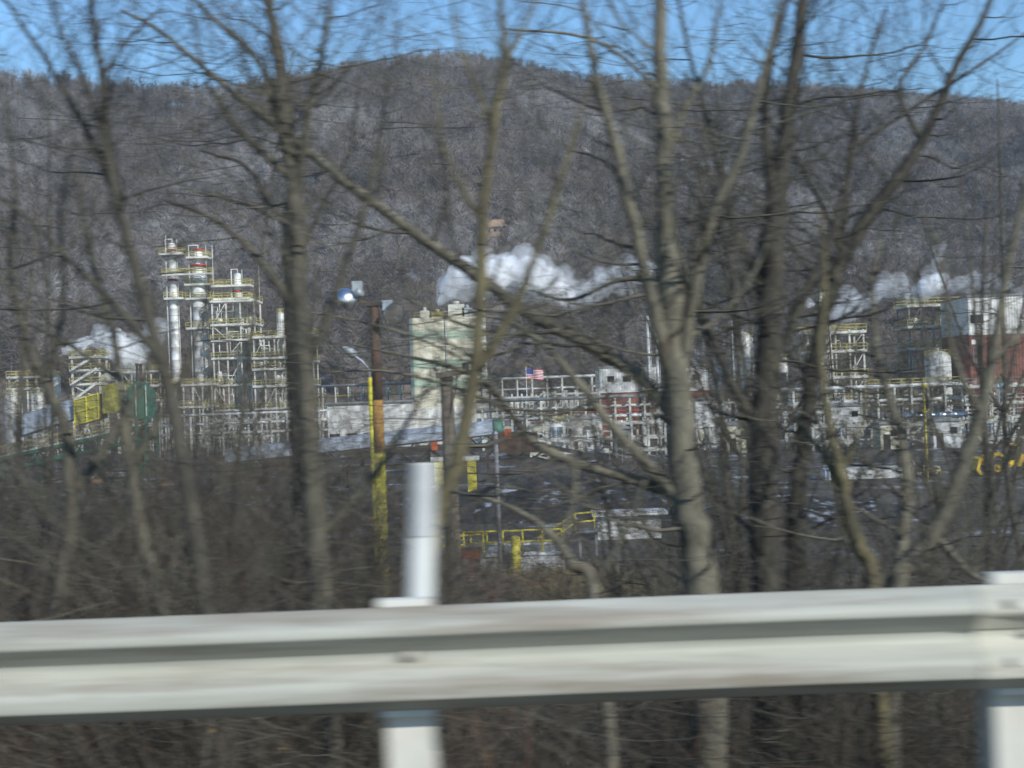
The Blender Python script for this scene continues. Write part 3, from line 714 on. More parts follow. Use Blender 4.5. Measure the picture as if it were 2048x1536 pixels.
cl.poly([c0 + Vector((0, -1.7, 0)), c1 + Vector((0, -1.7, 0)), c1 + Vector((0, 1.6, 0)), c0 + Vector((0, 1.6, 0)), c0 + Vector((0, -1.7, hgt)), c1 + Vector((0, -1.7, hgt)), c1 + Vector((0, 1.6, hgt)), c0 + Vector((0, 1.6, hgt))],
        [(3, 2, 1, 0), (4, 5, 6, 7), (0, 1, 5, 4), (1, 2, 6, 5), (2, 3, 7, 6), (3, 0, 4, 7)])
cl.build('yellow_cladding', M['dullyellow'], t)
cf = MB()
for p in (c0, c0.lerp(c1, .5), c1): cf.bar(p + Vector((0, -1.76, -.1)), p + Vector((0, -1.76, hgt + .1)), .12)
for h_ in (0, hgt * .5, hgt): cf.bar(c0 + Vector((-.1, -1.78, h_)), c1 + Vector((.1, -1.78, h_)), .10)
cf.build('cladding_frame', M['yellow'], t)
def hx(parent, name, px0, px1, pyt, pyb, Y, dep, mt, slope=0.0, prow=0):
    a_ = at(px0, (pyt + pyb) / 2, Y); b_ = at(px1, (pyt + pyb) / 2, Y); zt = at((px0 + px1) / 2, pyt, Y).z; zb = at((px0 + px1) / 2, pyb, Y).z
    k = MB(); k.extrude([(a_.x, zb), (b_.x, zb), (b_.x, zt - slope), ((a_.x + b_.x) / 2, zt), (a_.x, zt - slope)], Y - dep / 2, Y + dep / 2)
    return k.build(name, mt, parent)
hx(t, 'transfer_house', 214, 258, 766, 826, Yc, 3.6, M['dullyellow'], .3)
hd = hx(t, 'head_house', 262, 302, 762, 838, Yc + .2, 4.2, M['green'], 1.1)
for px in (262, 282, 302):
    p = at(px, 800, Yc)
    for dy in (-2.1, 2.3): MB().bar((p.x, Yc + dy, GZ - .2), (p.x, Yc + dy, at(px, 850, Yc).z + 1.0), .25).build('leg', M['green'], t)
k = MB(); 
for px in (262, 282, 302): k.bar((at(px, 800, Yc).x, Yc - 2.05, at(px, 838, Yc).z), (at(px, 800, Yc).x, Yc - 2.05, at(px, 770, Yc).z), .12)
k.build('ribs', M['palegreen'], hd)
# low dark service shed and snow roofed boxes below
for (x0, x1, y0, y1, Y, lab) in ((92, 150, 958, 985, 118, 'small grey shed with snow on its roof under the green conveyor'), (180, 240, 948, 968, 135, 'low grey shed beside the legs of the green conveyor')):
    a_ = at(x0, y1, Y); b_ = at(x1, y0, Y); s_ = thing('shed', lab, 'shed', ((a_.x + b_.x) / 2, Y, GZ))
    MB().box((a_.x, Y, GZ - .2), (b_.x, Y + 4, b_.z - .25)).build('walls', M['grey'], s_)
    MB().extrude([(a_.x - .3, b_.z - .245), (b_.x + .3, b_.z - .245), (b_.x + .3, b_.z), (a_.x - .3, b_.z)], Y - .3, Y + 4.3).build('roof', M['concrete'], s_)

# long second conveyor with silver hood
Yh = 170
t = thing('hooded_conveyor', 'long low conveyor under a silver hood ending in a green cap beside the striped tower', 'conveyor', (at(730, 880, Yh).x, Yh, GZ))
A, B = lineP(455, 925, 990, 868, Yh); V = []; n = 12
for i in range(9):
    p = A.lerp(B, i / 8)
    for j in range(n + 1):
        a_ = PI * j / n; V.append(p + Vector((0, -math.cos(a_) * 1.5, math.sin(a_) * 1.7)))
m1 = n + 1
MB().poly(V, [(i * m1 + j + 1, i * m1 + j, (i + 1) * m1 + j, (i + 1) * m1 + j + 1) for i in range(8) for j in range(n)], True).build('hood', M['galv'], t)
MB().lathe(B + Vector((-.1, 0, .3)), [(1.62, 0), (1.62, .8), (1.3, 1.1), (.01, 1.2)], 20, (1, 0, 0)).build('end_cap', M['green'], t)
tr = MB()
for dy in (-1.4, 1.4):
    for dz in (-.05, -1.1): tr.bar(A + Vector((0, dy, dz)), B + Vector((0, dy, dz)), .2)
    for i in range(30):
        p, q = A.lerp(B, i / 30), A.lerp(B, (i + 1) / 30); tr.bar(p + Vector((0, dy, 0 if i % 2 else -1.1)), q + Vector((0, dy, -1.1 if i % 2 else 0)), .11)
tr.build('truss', M['darksteel'], t)
for f_ in (.05, .25, .5, .75, .97):
    p = A.lerp(B, f_)
    for dy in (-1.4, 1.4): MB().bar((p.x, Yh + dy, GZ - .2), (p.x, Yh + dy, p.z - 1), .26).build('leg', M['darksteel'], t)
# dark declining conveyor
Yk = 125
t = thing('dark_conveyor', 'dark brown truss conveyor descending to the coal heaps from an orange marked box', 'conveyor', (at(1080, 920, Yk).x, Yk, GZ))
P = [at(690, 908, Yk), at(1065, 888, Yk), at(1345, 945, Yk), at(1500, 985, Yk)]
tr = MB()
for a_, b_ in zip(P, P[1:]):
    L_ = (b_ - a_).length; n = int(L_ / 1.4)
    for dy in (-1.1, 1.1):
        for dz in (0, -1.3): tr.bar(a_ + Vector((0, dy, dz)), b_ + Vector((0, dy, dz)), .2)
        for i in range(n): tr.bar(a_.lerp(b_, i / n) + Vector((0, dy, 0 if i % 2 else -1.3)), a_.lerp(b_, (i + 1) / n) + Vector((0, dy, -1.3 if i % 2 else 0)), .11)
    tr.bar(a_ + Vector((0, 0, .12)), b_ + Vector((0, 0, .12)), 2.0, .2)
tr.build('truss', M['darksteel'], t)
k = MB()
for a_, b_ in zip(P[1:], P[2:]):
    for h_ in (.6, 1.2): k.bar(a_ + Vector((0, -1.2, h_)), b_ + Vector((0, -1.2, h_)), .07)
    for i in range(12): q = a_.lerp(b_, i / 11) + Vector((0, -1.2, 0)); k.bar(q, q + Vector((0, 0, 1.2)), .06)
k.build('handrail', M['grey'], t)
for p in P[:3] + [P[0].lerp(P[1], .5), P[1].lerp(P[2], .5)]:
    for dy in (-1.1, 1.1): MB().bar((p.x, Yk + dy, GZ - .2), (p.x, Yk + dy, p.z - 1.2), .26).build('leg', M['darksteel'], t)
c = at(869, 892, Yk - 1.4); MB().box((c.x - .26, Yk - 1.55, c.z - .36), (c.x + .26, Yk - 1.22, c.z + .36)).build('marker_box', M['orange'], t)
c = at(1016, 868, Yk - 1.4); MB().box((c.x - .3, Yk - 1.55, c.z - .45), (c.x + .3, Yk - 1.22, c.z + .45)).build('marker_box', M['orange'], t)
a_ = at(985, 884, Yk); b_ = at(1075, 884, Yk); MB().extrude([(a_.x, a_.z - 1.0), (b_.x, a_.z - 1.0), (b_.x, a_.z + .7), (a_.x, a_.z + .9)], Yk - 1.5, Yk + 1.5).build('transfer_box', M['rust'], t)
# yellow portal under it
Yo = 110; a_ = at(878, 945, Yo); b_ = at(944, 943, Yo); zt = at(910, 922, Yo).z
t = thing('yellow_portal', 'pair of yellow posts joined by a steel crosshead beside the mossy leaning trunk', 'portal frame', ((a_.x + b_.x) / 2, Yo, GZ))
for p in (a_, b_): MB().box((p.x - .35, Yo - .3, GZ - .2), (p.x + .35, Yo + .3, zt)).build('post', M['yellow'], t)
MB().box((a_.x - .6, Yo - .35, zt), (b_.x + .6, Yo + .35, zt + .35)).build('crosshead', M['steel'], t)

# ------------------------------------------------------------------ striped tower building
Ys = 280
def bx(px, Y, py=740): return at(px, py, Y).x
x0, x1 = bx(832, Ys), bx(962, Ys); zt = at(895, 634, Ys).z
t = thing('striped_tower', 'tall cream sheet-clad tower building with three pale green bands and rooftop equipment', 'building', ((x0 + x1) / 2, Ys + 7, GZ))
def corr(x0, x1, y0, y1, z0, z1, pitch=.62, amp=.035):
    """corrugated box walls with a rounded corner on the shaded side"""
    pl = []; n = int((x1 - x0) / pitch) * 2
    for i in range(n + 1): pl.append((x0 + (x1 - x0) * i / n, y0 - (amp if i % 2 else 0)))
    pl += [(x1, y1), (x0 - 1.2, y1), (x0 - 1.2, y0 + 1.6), (x0 - .9, y0 + .6), (x0 - .4, y0 + .12)]
    k = MB(); m_ = len(pl); k.poly([(x, y, z0) for x, y in pl] + [(x, y, z1) for x, y in pl], [(i, (i + 1) % m_, m_ + (i + 1) % m_, m_ + i) for i in range(m_)] + [tuple(range(m_, 2 * m_))]); return k
bands = [(634, 659, 'cream'), (659, 679, 'palegreen'), (679, 718, 'cream'), (718, 736, 'palegreen'), (736, 756, 'cream'), (756, 774, 'palegreen'), (774, 813, 'cream'), (813, 900, 'white')]
for a_, b_, mm in bands:
    z1 = at(895, a_, Ys).z; z0 = at(895, b_, Ys).z if b_ < 900 else GZ - .2
    corr(x0, x1, Ys, Ys + 14, z0, z1).build('wall_band', M[mm], t)
rr = MB()
for zf in (.55, 1.1): rr.bar((x0, Ys + .2, zt + zf), (x1, Ys + .2, zt + zf), .09)
for i in range(12): rr.bar((x0 + (x1 - x0) * i / 11, Ys + .2, zt), (x0 + (x1 - x0) * i / 11, Ys + .2, zt + 1.1), .09)
rr.build('roof_handrail', M['railyellow'], t)
for (px, hh, w_, mm) in ((848, 1.6, 1.8, 'steel'), (873, 1.1, 2.2, 'railyellow'), (912, 2.6, 3.2, 'steel'), (934, 1.8, 2.0, 'galv')):
    x = bx(px, Ys, 630); k = MB(); k.box((x - w_ / 2, Ys + 2, zt - .05), (x + w_ / 2, Ys + 5, zt + hh)).tube([(x, Ys + 3, zt + hh), (x, Ys + 3, zt + hh + .7)], w_ * .2, 10); k.build('roof_unit', M[mm], t)
k = MB(); xs_ = bx(938, Ys, 615); k.lathe((xs_, Ys + 6, at(938, 622, Ys).z), [(.3, -2), (.3, 0), (1.5, .1), (1.5, .5), (.01, .9)], 16); k.build('roof_cowl', M['galv'], t)
xe0, xe1 = bx(963, Ys - 1, 720), bx(973, Ys - 1, 720)
k = MB(); k.box((xe0, Ys - .6, GZ - .2), (xe1, Ys + 3, at(966, 616, Ys).z)); k.build('elevator_leg', M['white'], t)
k = MB()
for i in range(16): z = GZ + 2 + i * 2.2; k.box((xe0 - .12, Ys - .75, z), (xe1 + .12, Ys - .602, z + .5))
k.build('elevator_bands', M['palegreen'], t)
k = MB(); xc_ = (x0 + x1) / 2 - .2; k.box((xc_ - .18, Ys - .26, GZ), (xc_ + .18, Ys - .075, zt)); k.build('downpipe', M['steel'], t)
# long white low building beside it
Yw = 274; a_ = at(655, 840, Yw); b_ = at(826, 840, Yw); zt = at(740, 806, Yw).z
t = thing('warehouse', 'long low white building running from the light poles to the striped tower', 'building', ((a_.x + b_.x) / 2, Yw, GZ))
k = MB(); pl = int((b_.x - a_.x) / 1.2)
k.box((a_.x, Yw, GZ - .2), (b_.x, Yw + 14, zt)).build('walls', M['white'], t)
MB().extrude([(a_.x - .4, zt + .005), (b_.x + .4, zt + .005), (b_.x + .4, zt + .35), (a_.x - .4, zt + .35)], Yw - .5, Yw + 14.5).build('roof', M['roof'], t)
for i in range(5):
    x = a_.x + (b_.x - a_.x) * (i + .4) / 5; w_ = MB().box((x - 1.0, Yw - .06, GZ + 1.2), (x + 1.0, Yw - .003, GZ + 3.0)).build('window', M['glass'], t)
    MB().box((x - 1.15, Yw - .09, GZ + 1.05), (x + 1.15, Yw - .062, GZ + 1.2)).box((x - .05, Yw - .09, GZ + 1.2), (x + .05, Yw - .062, GZ + 3.0)).build('frame', M['grey'], w_)

def pipe_rack(label, px0, px1, py, Y, rows, h, seed, n=8):
    r = random.Random(seed); a_ = at(px0, py, Y); b_ = at(px1, py, Y); z = (a_.z + b_.z) / 2
    t = thing('pipe_rack', label, 'pipe rack', ((a_.x + b_.x) / 2, Y, GZ)); k = MB()
    for i in range(n + 1):
        x = a_.x + (b_.x - a_.x) * i / n
        for dy in (0, 4): k.bar((x, Y + dy, GZ - .2), (x, Y + dy, z + h), .34)
        for j in range(rows): k.bar((x, Y, z + h * j / max(1, rows - 1) - .3), (x, Y + 4, z + h * j / max(1, rows - 1) - .3), .3)
    k.build('trestles', M['steel'], t)
    for j in range(rows):
        zr = z + h * j / max(1, rows - 1)
        for q in range(4):
            rad = r.uniform(.13, .32); yy = Y + .5 + q * .95
            MB().tube([(a_.x - 1, yy, zr + rad), (b_.x + 1, yy, zr + rad)], rad, 8).build('pipe', M[r.choice(['insul', 'steel', 'white', 'grey', 'railyellow', 'insul'])], t)
    return t
pipe_rack('long high pipe rack running behind the light poles to the striped tower', 620, 825, 792, 315, 2, 2.2, 3)
pipe_rack('long pipe rack with yellow pipes behind the flag and the red pipework', 975, 1215, 778, 300, 2, 2.2, 4)
pipe_rack('lower pipe rack with pale pipes across the middle of the plant', 965, 1320, 838, 235, 3, 3.2, 5, 12)
pipe_rack('pale pipe rack in front of the lattice mast near the red brown tower', 1520, 1925, 806, 240, 2, 2.4, 6, 12)
# central unit of crowded pipework with red pieces
fr('crowded low process frame of pale pipes just past the striped tower', 985, 1085, (790, 825, 850), 262, 8, 5, seed=12, rails=False, dense=1.9)
fr('crowded process frame with white pipes and red pieces below the flag', 1090, 1200, (782, 815, 850), 255, 8, 5, seed=13, rails=False, dense=1.9)
t = thing('red_manifold', 'cluster of red pipes running through the crowded pale pipework', 'pipework', (at(1150, 850, 250).x, 250, GZ)); r = random.Random(5)
for i in range(7):
    a_ = at(1040 + r.uniform(0, 90), 820 + i * 7, 250); b_ = at(1180 + r.uniform(0, 120), 820 + i * 7, 250)
    MB().tube([(a_.x, 250 - i * .3, GZ), (a_.x, 250 - i * .3, a_.z), (b_.x, 250 - i * .3, a_.z), (b_.x, 250 - i * .3, GZ)], .16, 8).build('pipe', M['red'], t)
for i, (px, pyt, rad, mm) in enumerate(((1105, 836, 1.5, 'insul'), (1120, 842, 1.4, 'white'), (1135, 838, 1.4, 'insul'), (1240, 848, 1.5, 'white'))):
    tank(['silvery upright tank standing among red pipes nearest the striped tower', 'white upright tank between two silvery tanks among red pipes', 'silvery upright tank on the far side of the white tank among red pipes', 'white upright tank below the brick red sheet wall'][i], px, pyt, 890, 225 - i, rad, mt=mm, group='small upright tanks among the red pipes')

# flag on a pole
Yf = 270; p = at(1053, 770, Yf); zt = at(1053, 735, Yf).z
t = thing('flagpole', 'thin pale flagpole rising from the pipework beside the mossy trunk', 'flagpole', (p.x, Yf, GZ))
MB().tube([(p.x, Yf, GZ), (p.x, Yf, zt)], [.12, .06], 8).build('shaft', M['steel'], t); MB().lathe((p.x, Yf, zt), [(.01, 0), (.14, .1), (.01, .26)], 10).build('finial', M['yellow'], t)
t = thing('flag', 'striped red and white flag with a dark blue corner flying from the thin flagpole', 'flag', (p.x, Yf, zt))
def flagstrip(u0, u1, v0, v1, off=0):
    k = MB(); V = []; n = 8
    for i in range(n + 1):
        u_ = u0 + (u1 - u0) * i / n
        for v in (v0, v1):
            V.append((p.x + .1 + u_, Yf + .22 * math.sin(u_ * 2.4) * (u_ / 2 + .2) - off, zt - .2 - v - .12 * u_))
    k.poly(V, [(2 * i, 2 * i + 1, 2 * i + 3, 2 * i + 2) for i in range(n)], True)
    k.poly([(a_, b_ + .02, c_) for a_, b_, c_ in V], [(2 * i + 1, 2 * i, 2 * i + 2, 2 * i + 3) for i in range(n)], True); return k
red = MB(); wh = MB()
for i in range(13):
    q = flagstrip(0, 3.2, i * .15, (i + 1) * .15); (red if i % 2 == 0 else wh).poly(q.v, q.f, True)
red.build('red_stripes', M['flagred'], t); wh.build('white_stripes', M['flagwhite'], t)
flagstrip(0, 1.3, -.005, 1.05, .03).build('canton', M['flagblue'], t)

# grey and brick red mill building, stacks, white column
def sheet_building(label, px0, px1, pyt, pym, Y, dep, name='mill_building', low='brick', up='white', wins=(), trim=True, flip=False):
    a_ = at(px0, pym, Y); b_ = at(px1, pym, Y); zt = at((px0 + px1) / 2, pyt, Y).z; zm = at((px0 + px1) / 2, pym, Y).z
    t = thing(name, label, 'building', ((a_.x + b_.x) / 2, Y + dep / 2, GZ))
    def cbox(z0, z1, amp=.06):
        k = MB(); n = int((b_.x - a_.x) / .5) * 2; pl = [(a_.x + (b_.x - a_.x) * i / n, Y - (amp if i % 2 else 0)) for i in range(n + 1)] + [(b_.x, Y + dep), (a_.x, Y + dep)]
        m_ = len(pl); k.poly([(x, y, z0) for x, y in pl] + [(x, y, z1) for x, y in pl], [(i, (i + 1) % m_, m_ + (i + 1) % m_, m_ + i) for i in range(m_)] + [tuple(range(m_, 2 * m_))]); return k
    cbox(GZ - .2, zm).build('lower_wall', M[low], t); cbox(zm, zt).build('upper_wall', M[up], t)
    if trim: MB().box((a_.x - .1, Y - .16, zm - .22), (b_.x + .1, Y - .063, zm + .22)).build('trim', M['white'], t)
    MB().box((a_.x - .3, Y - .3, zt + .003), (b_.x + .3, Y + dep + .3, zt + .3)).build('roof', M['roof'], t)
    for (wx0, wx1, wy0, wy1) in wins:
        p, q = at(wx0, wy1, Y), at(wx1, wy0, Y); w_ = MB().box((p.x, Y - .12, p.z), (q.x, Y - .065, q.z)).build('window', M['glass'], t)
        k = MB(); k.box((p.x - .12, Y - .16, p.z - .14), (q.x + .12, Y - .065, p.z)).box((p.x - .12, Y - .16, q.z), (q.x + .12, Y - .065, q.z + .12)); k.build('frame', M['steel'], w_)
    return t
sheet_building('grey and brick red sheet building half hidden behind the thick pale trunk', 1200, 1318, 734, 782, 270, 14, up='insul', wins=((1215, 1228, 752, 764), (1246, 1262, 752, 764)))
sheet_building('smaller grey and brick red building between the pale trunk and the white column', 1366, 1474, 731, 778, 276, 12, up='insul', wins=((1385, 1400, 748, 760), (1425, 1438, 748, 760)))
for i, (px, pyt) in enumerate(((1297, 632), (1314, 640))):
    zt = at(px, pyt, 268).z; x = at(px, 700, 268).x; t = thing('slim_stack', ['slim pale stack rising above the brick red building, the taller of two', 'slim pale stack rising above the brick red building, the shorter of two'][i], 'chimney', (x, 268, GZ))
    MB().tube([(x, 268, GZ), (x, 268, zt)], [.34, .27], 12).build('shaft', M['insul'], t)
    MB().lathe((x, 268, zt - .9), [(.27, 0), (.42, .1), (.42, .3), (.27, .4)], 12).build('collar', M['steel'], t)
    MB().bar((x + .45, 267.8, GZ), (x + .45, 267.8, zt - 1), .1).build('guide_rail', M['steel'], t)
tank('tall white tower vessel with domed top between the two thick trunks', 1488, 664, 860, 272, 2.05, name='tower_vessel', dome=.7)
tank('small round white tank high on legs beside the dark trunk', 1562, 712, 746, 262, 1.55, legs=True, dome=.6)
a_ = at(1470, 690, 272); z0, z1 = at(1470, 745, 272).z, at(1472, 640, 272).z
t = thing('vent_mast', 'thin mast standing beside the tall white tower vessel', 'mast', (a_.x - .6, 271, GZ)); MB().tube([(a_.x - .6, 271, GZ), (a_.x - .6, 271, z1)], [.16, .08], 8).build('shaft', M['steel'], t); MB().lathe((a_.x - .6, 271, z1), [(.16, -.1), (.2, .1), (.01, .25)], 8).build('tip', M['steel'], t)
fr('open steel frame with white decks under the lattice mast', 1618, 1730, (662, 700, 752, 800), 258, 7, 4, seed=21, dense=.9)
fr('low steel frame packed with pale pipes between the two thick trunks', 1380, 1512, (800, 832, 862), 248, 7, 5, seed=22, rails=False, dense=1.7)
fr('low pale process frame behind the white trailer', 1570, 1700, (822, 860), 236, 7, 5, seed=23, dense=1.7)
fr('low pale process frame behind the slim yellow pole', 1740, 1915, (770, 806, 850), 244, 7, 7, seed=24, dense=1.6)
fr('high dull steel frame leaning against the red brown tower', 1822, 1918, (608, 650, 694, 740), 268, 8, 4, seed=25, dense=1.0, mt='grey')
tank('pale grey tank standing in the steelwork beside the red brown tower', 1878, 702, 860, 252, 2.3, mt='insul')
fr('low pale pipework frame in front of the red brick building beside the thick pale trunk', 1060, 1330, (842, 872, 897), 196, 7, 8, seed=31, rails=False, dense=1.5)
fr('low pale pipework frame between the two thick trunks, nearest the coal', 1385, 1520, (842, 880), 200, 6, 4, seed=32, rails=False, dense=1.6)
fr('low wide pipework frame behind the white trailer and the leaning dark tree', 1590, 1800, (845, 878), 190, 6, 6, seed=33, rails=False, dense=1.6)
fr('low wide pipework frame between the slim yellow pole and the yellow loader', 1815, 2060, (838, 872), 192, 6, 7, seed=34, rails=False, dense=1.6)
pipe_rack('low pipe rack of pale pipes crossing in front of the foot of the tower group', 318, 640, 868, 262, 3, 3.6, 35, 10)
fr('low pale pump house frame under the tower group behind the silver conveyor hood', 420, 600, (835, 868), 285, 6, 7, seed=36, rails=False, dense=1.5)
tank('squat white tank at the foot of the tower group beside the forked tree', 580, 828, 890, 268, 2.0, name='squat_tank', dome=.3)
fr('steel frame of pale pipes in front of the red brown wall at the photo edge', 1935, 2090, (768, 802, 830), 238, 6, 5, seed=37, dense=1.5)
for i, (p0, p1, pt, Y, mm, lab) in enumerate((
    (1068, 1098, 852, 205, 'cream', 'small cream control hut among the pipework just past the green conveyor cap'),
    (1142, 1200, 838, 212, 'insul', 'pale grey box building standing in the middle of the crowded pipework'),
    (1228, 1262, 858, 188, 'grey', 'dark grey equipment hut in front of the brick red sheet wall'),
    (1392, 1440, 800, 215, 'insul', 'pale tall box building between the two thick trunks'),
    (1452, 1500, 850, 192, 'cream', 'low cream hut between the two thick trunks nearest the coal'),
    (1592, 1640, 830, 200, 'grey', 'dull grey box building beside the leaning dark tree'),
    (1662, 1722, 812, 208, 'insul', 'pale grey box building above the white ribbed trailer'),
    (1760, 1800, 848, 186, 'cream', 'low cream hut above the far end of the white ribbed trailer'),
    (1866, 1920, 842, 184, 'insul', 'pale hut behind the slim yellow pole below the shiny duct'))):
    a_ = at(p0, 850, Y); b_ = at(p1, 850, Y); zt = at((p0 + p1) / 2, pt, Y).z; t = thing('plant_hut', lab, 'building', ((a_.x + b_.x) / 2, Y + 2, GZ), 'huts among the pipework')
    MB().box((a_.x, Y, GZ - .2), (b_.x, Y + 4, zt)).build('walls', M[mm], t); MB().extrude([(a_.x - .2, zt + .003), (b_.x + .2, zt + .003), (b_.x + .2, zt + .15), ((a_.x + b_.x) / 2, zt + .55), (a_.x - .2, zt + .15)], Y - .25, Y + 4.25).build('roof', M['roof'], t)
    MB().box((a_.x + .4, Y - .05, GZ), (a_.x + 1.3, Y - .003, GZ + 2)).build('door', M['darksteel'], t); MB().box((b_.x - 1.3, Y - .05, zt - 1.6), (b_.x - .4, Y - .003, zt - .8)).build('window', M['glass'], t)
# lattice mast
Yl = 256; x = at(1650, 690, Yl).x; z1 = at(1650, 578, Yl).z; t = thing('lattice_mast', 'tapering lattice steel mast above the open frame in the drifting steam', 'mast', (x, Yl, GZ)); k = MB(); H = z1 - GZ
def wid(z): return 1.7 - 1.3 * (z - GZ) / H
for sx, sy in ((-1, -1), (1, -1), (1, 1), (-1, 1)): k.bar((x + sx * wid(GZ), Yl + sy * wid(GZ), GZ), (x + sx * wid(z1), Yl + sy * wid(z1), z1), .2)
k.build('legs', M['steel'], t); k = MB()
for i in range(16):
    za, zb_ = GZ + H * i / 16, GZ + H * (i + 1) / 16
    for (ax_, ay), (bx_, by) in (((-1, -1), (1, -1)), ((1, -1), (1, 1)), ((1, 1), (-1, 1)), ((-1, 1), (-1, -1))):
        k.bar((x + ax_ * wid(za), Yl + ay * wid(za), za), (x + bx_ * wid(zb_), Yl + by * wid(zb_), zb_), .11); k.bar((x + ax_ * wid(zb_), Yl + ay * wid(zb_), zb_), (x + bx_ * wid(zb_), Yl + by * wid(zb_), zb_), .11)
k.build('lacing', M['steel'], t); MB().tube([(x + .9, Yl - 2, GZ), (x + .5, Yl - .9, z1 - 4)], .14, 8).build('riser_pipe', M['rust'], t)
# bright pipe that catches the sun
a_, b_ = at(1808, 833, 230), at(1935, 829, 230); t = thing('bright_pipe', 'wide shiny metal duct glinting in the sun behind the slim yellow pole', 'duct', ((a_.x + b_.x) / 2, 230, GZ))
MB().lathe((a_.x, 230, a_.z), [(.01, 0), (.5, .02), (.5, .4)] + [q for i in range(1, 6) for q in ((.5, 1.9 * i), (.55, 1.9 * i + .02), (.55, 1.9 * i + .12), (.5, 1.9 * i + .14))] + [(.5, b_.x - a_.x - .1), (.01, b_.x - a_.x)], 20, (1, 0, 0)).build('duct', M['alu'], t)
k = MB()
for i in range(4): xx = a_.x + (b_.x - a_.x) * (i + .5) / 4; k.box((xx - .15, 229.6, GZ), (xx + .15, 230.4, a_.z - .42))
k.build('supports', M['steel'], t)
# red brown tower building
Yr = 250; t = sheet_building('tall mill with white upper walls and red brown lower walls at the photo edge', 1938, 2160, 590, 664, Yr, 16, name='mill_tower', wins=((1941, 1966, 629, 647), (1996, 2006, 626, 634)))
p, q = at(1943, 689, Yr), at(1961, 679, Yr)
MB().box((p.x, Yr - .14, p.z), (p.x + (q.x - p.x) * .45, Yr - .065, q.z)).box((p.x + (q.x - p.x) * .55, Yr - .14, p.z), (q.x, Yr - .065, q.z)).build('wall_plate', M['white'], t)
p = at(1943, 690, Yr); k = MB()
for i in range(3): k.box((p.x + .2 + i * .42, Yr - .1, at(1943, 735, Yr).z), (p.x + .4 + i * .42, Yr - .065, p.z - .4))
k.build('vent_strips', M['grey'], t)
for i, (px, py) in enumerate(((1975, 762), (2003, 760), (1982, 842))):
    c = at(px, py, 226); tank(['small shiny domed vessel at the foot of the red brown tower', 'second shiny domed vessel at the foot of the red brown tower, next to its twin', 'low shiny domed vessel in the dark brush below the red brown tower'][i], px, py, py + 45, 226, .8, mt='alu', legs=True, name='domed_vessel')

# ------------------------------------------------------------------ trailer, cab and loader
Yv = 128
def trailer(label, px0, px1, pyt, pyb, Y, name='box_trailer'):
    a_, b_ = at(px0, pyb, Y), at(px1, pyb, Y); pm = (px0 + px1) / 2; zt = at(pm, pyt, Y).z; zb = at(pm, pyb, Y).z
    t = thing(name, label, 'trailer', ((a_.x + b_.x) / 2, Y + 1.3, GZ)); k = MB(); k.box((a_.x, Y, zb), (b_.x, Y + 2.5, zt))
    bd = k.build('box', M['cleanwhite'], t); r = MB(); n = int((b_.x - a_.x) / 1.2)
    for i in range(n + 1): xx = a_.x + (b_.x - a_.x) * i / n; r.box((xx - .025, Y - .03, zb), (xx + .025, Y - .003, zt))
    r.box((a_.x - .03, Y - .06, zt + .003), (b_.x + .03, Y + 2.56, zt + .10)).box((a_.x - .03, Y - .06, zb - .16), (b_.x + .03, Y + 2.56, zb - .003)); r.build('ribs', M['insul'], bd)
    gl = gz(a_.x, Y)
    for xx in (b_.x - 1.0, b_.x - 2.2):
        for yy in (Y + .15, Y + 2.1):
            w_ = MB().lathe((xx, yy, gl + .48), [(.3, 0), (.46, .02), (.5, .08), (.5, .22), (.46, .28), (.3, .3)], 20, (0, 1, 0)).build('wheel', M['rubber'], t)
            MB().lathe((xx, yy - .01, gl + .48), [(.31, 0), (.28, .04), (.08, .05), (.01, .0)], 16, (0, 1, 0)).build('rim', M['steel'], w_)
    MB().box((a_.x + 1.2, Y + .4, gl - .1), (a_.x + 1.35, Y + .6, zb - .165)).box((a_.x + 1.2, Y + 1.9, gl - .1), (a_.x + 1.35, Y + 2.1, zb - .165)).box((a_.x + .5, Y + .9, zb - .45), (b_.x - .3, Y + 1.6, zb - .165)).build('chassis', M['darksteel'], t); return t
trailer('white ribbed box trailer parked above the coal heap behind the trees', 1652, 1822, 938, 978, Yv)
# small white cab truck with yellow fittings
a_ = at(1828, 985, Yv); b_ = at(1884, 985, Yv); g0 = gz(a_.x, Yv); zc = at(1856, 938, Yv).z
t = thing('flatbed_truck', 'small white truck with yellow fittings parked beside the white trailer', 'truck', ((a_.x + b_.x) / 2, Yv + 1, GZ)); W = b_.x - a_.x
MB().extrude([(a_.x, g0 + .6), (a_.x + W * .45, g0 + .6), (a_.x + W * .45, zc), (a_.x + W * .14, zc), (a_.x + W * .03, g0 + 1.5)], Yv, Yv + 2).build('cab', M['white'], t)
MB().extrude([(a_.x + W * .12, g0 + 1.35), (a_.x + W * .36, g0 + 1.35), (a_.x + W * .36, zc - .25), (a_.x + W * .19, zc - .25)], Yv - .03, Yv - .003).build('window', M['glass'], t)
MB().box((a_.x + W * .47, Yv, g0 + .65), (b_.x, Yv + 2, g0 + .9)).box((b_.x - .08, Yv, g0 + .9), (b_.x, Yv + 2, zc - .2)).build('bed', M['white'], t)
for xx in (a_.x + W * .22, b_.x - W * .2):
    for yy in (Yv - .02, Yv + 1.75):
        w_ = MB().lathe((xx, yy, g0 + .42), [(.24, 0), (.40, .02), (.43, .07), (.43, .2), (.4, .25), (.24, .27)], 18, (0, 1, 0)).build('wheel', M['rubber'], t); MB().lathe((xx, yy - .01, g0 + .42), [(.25, 0), (.2, .04), (.01, .02)], 14, (0, 1, 0)).build('rim', M['steel'], w_)
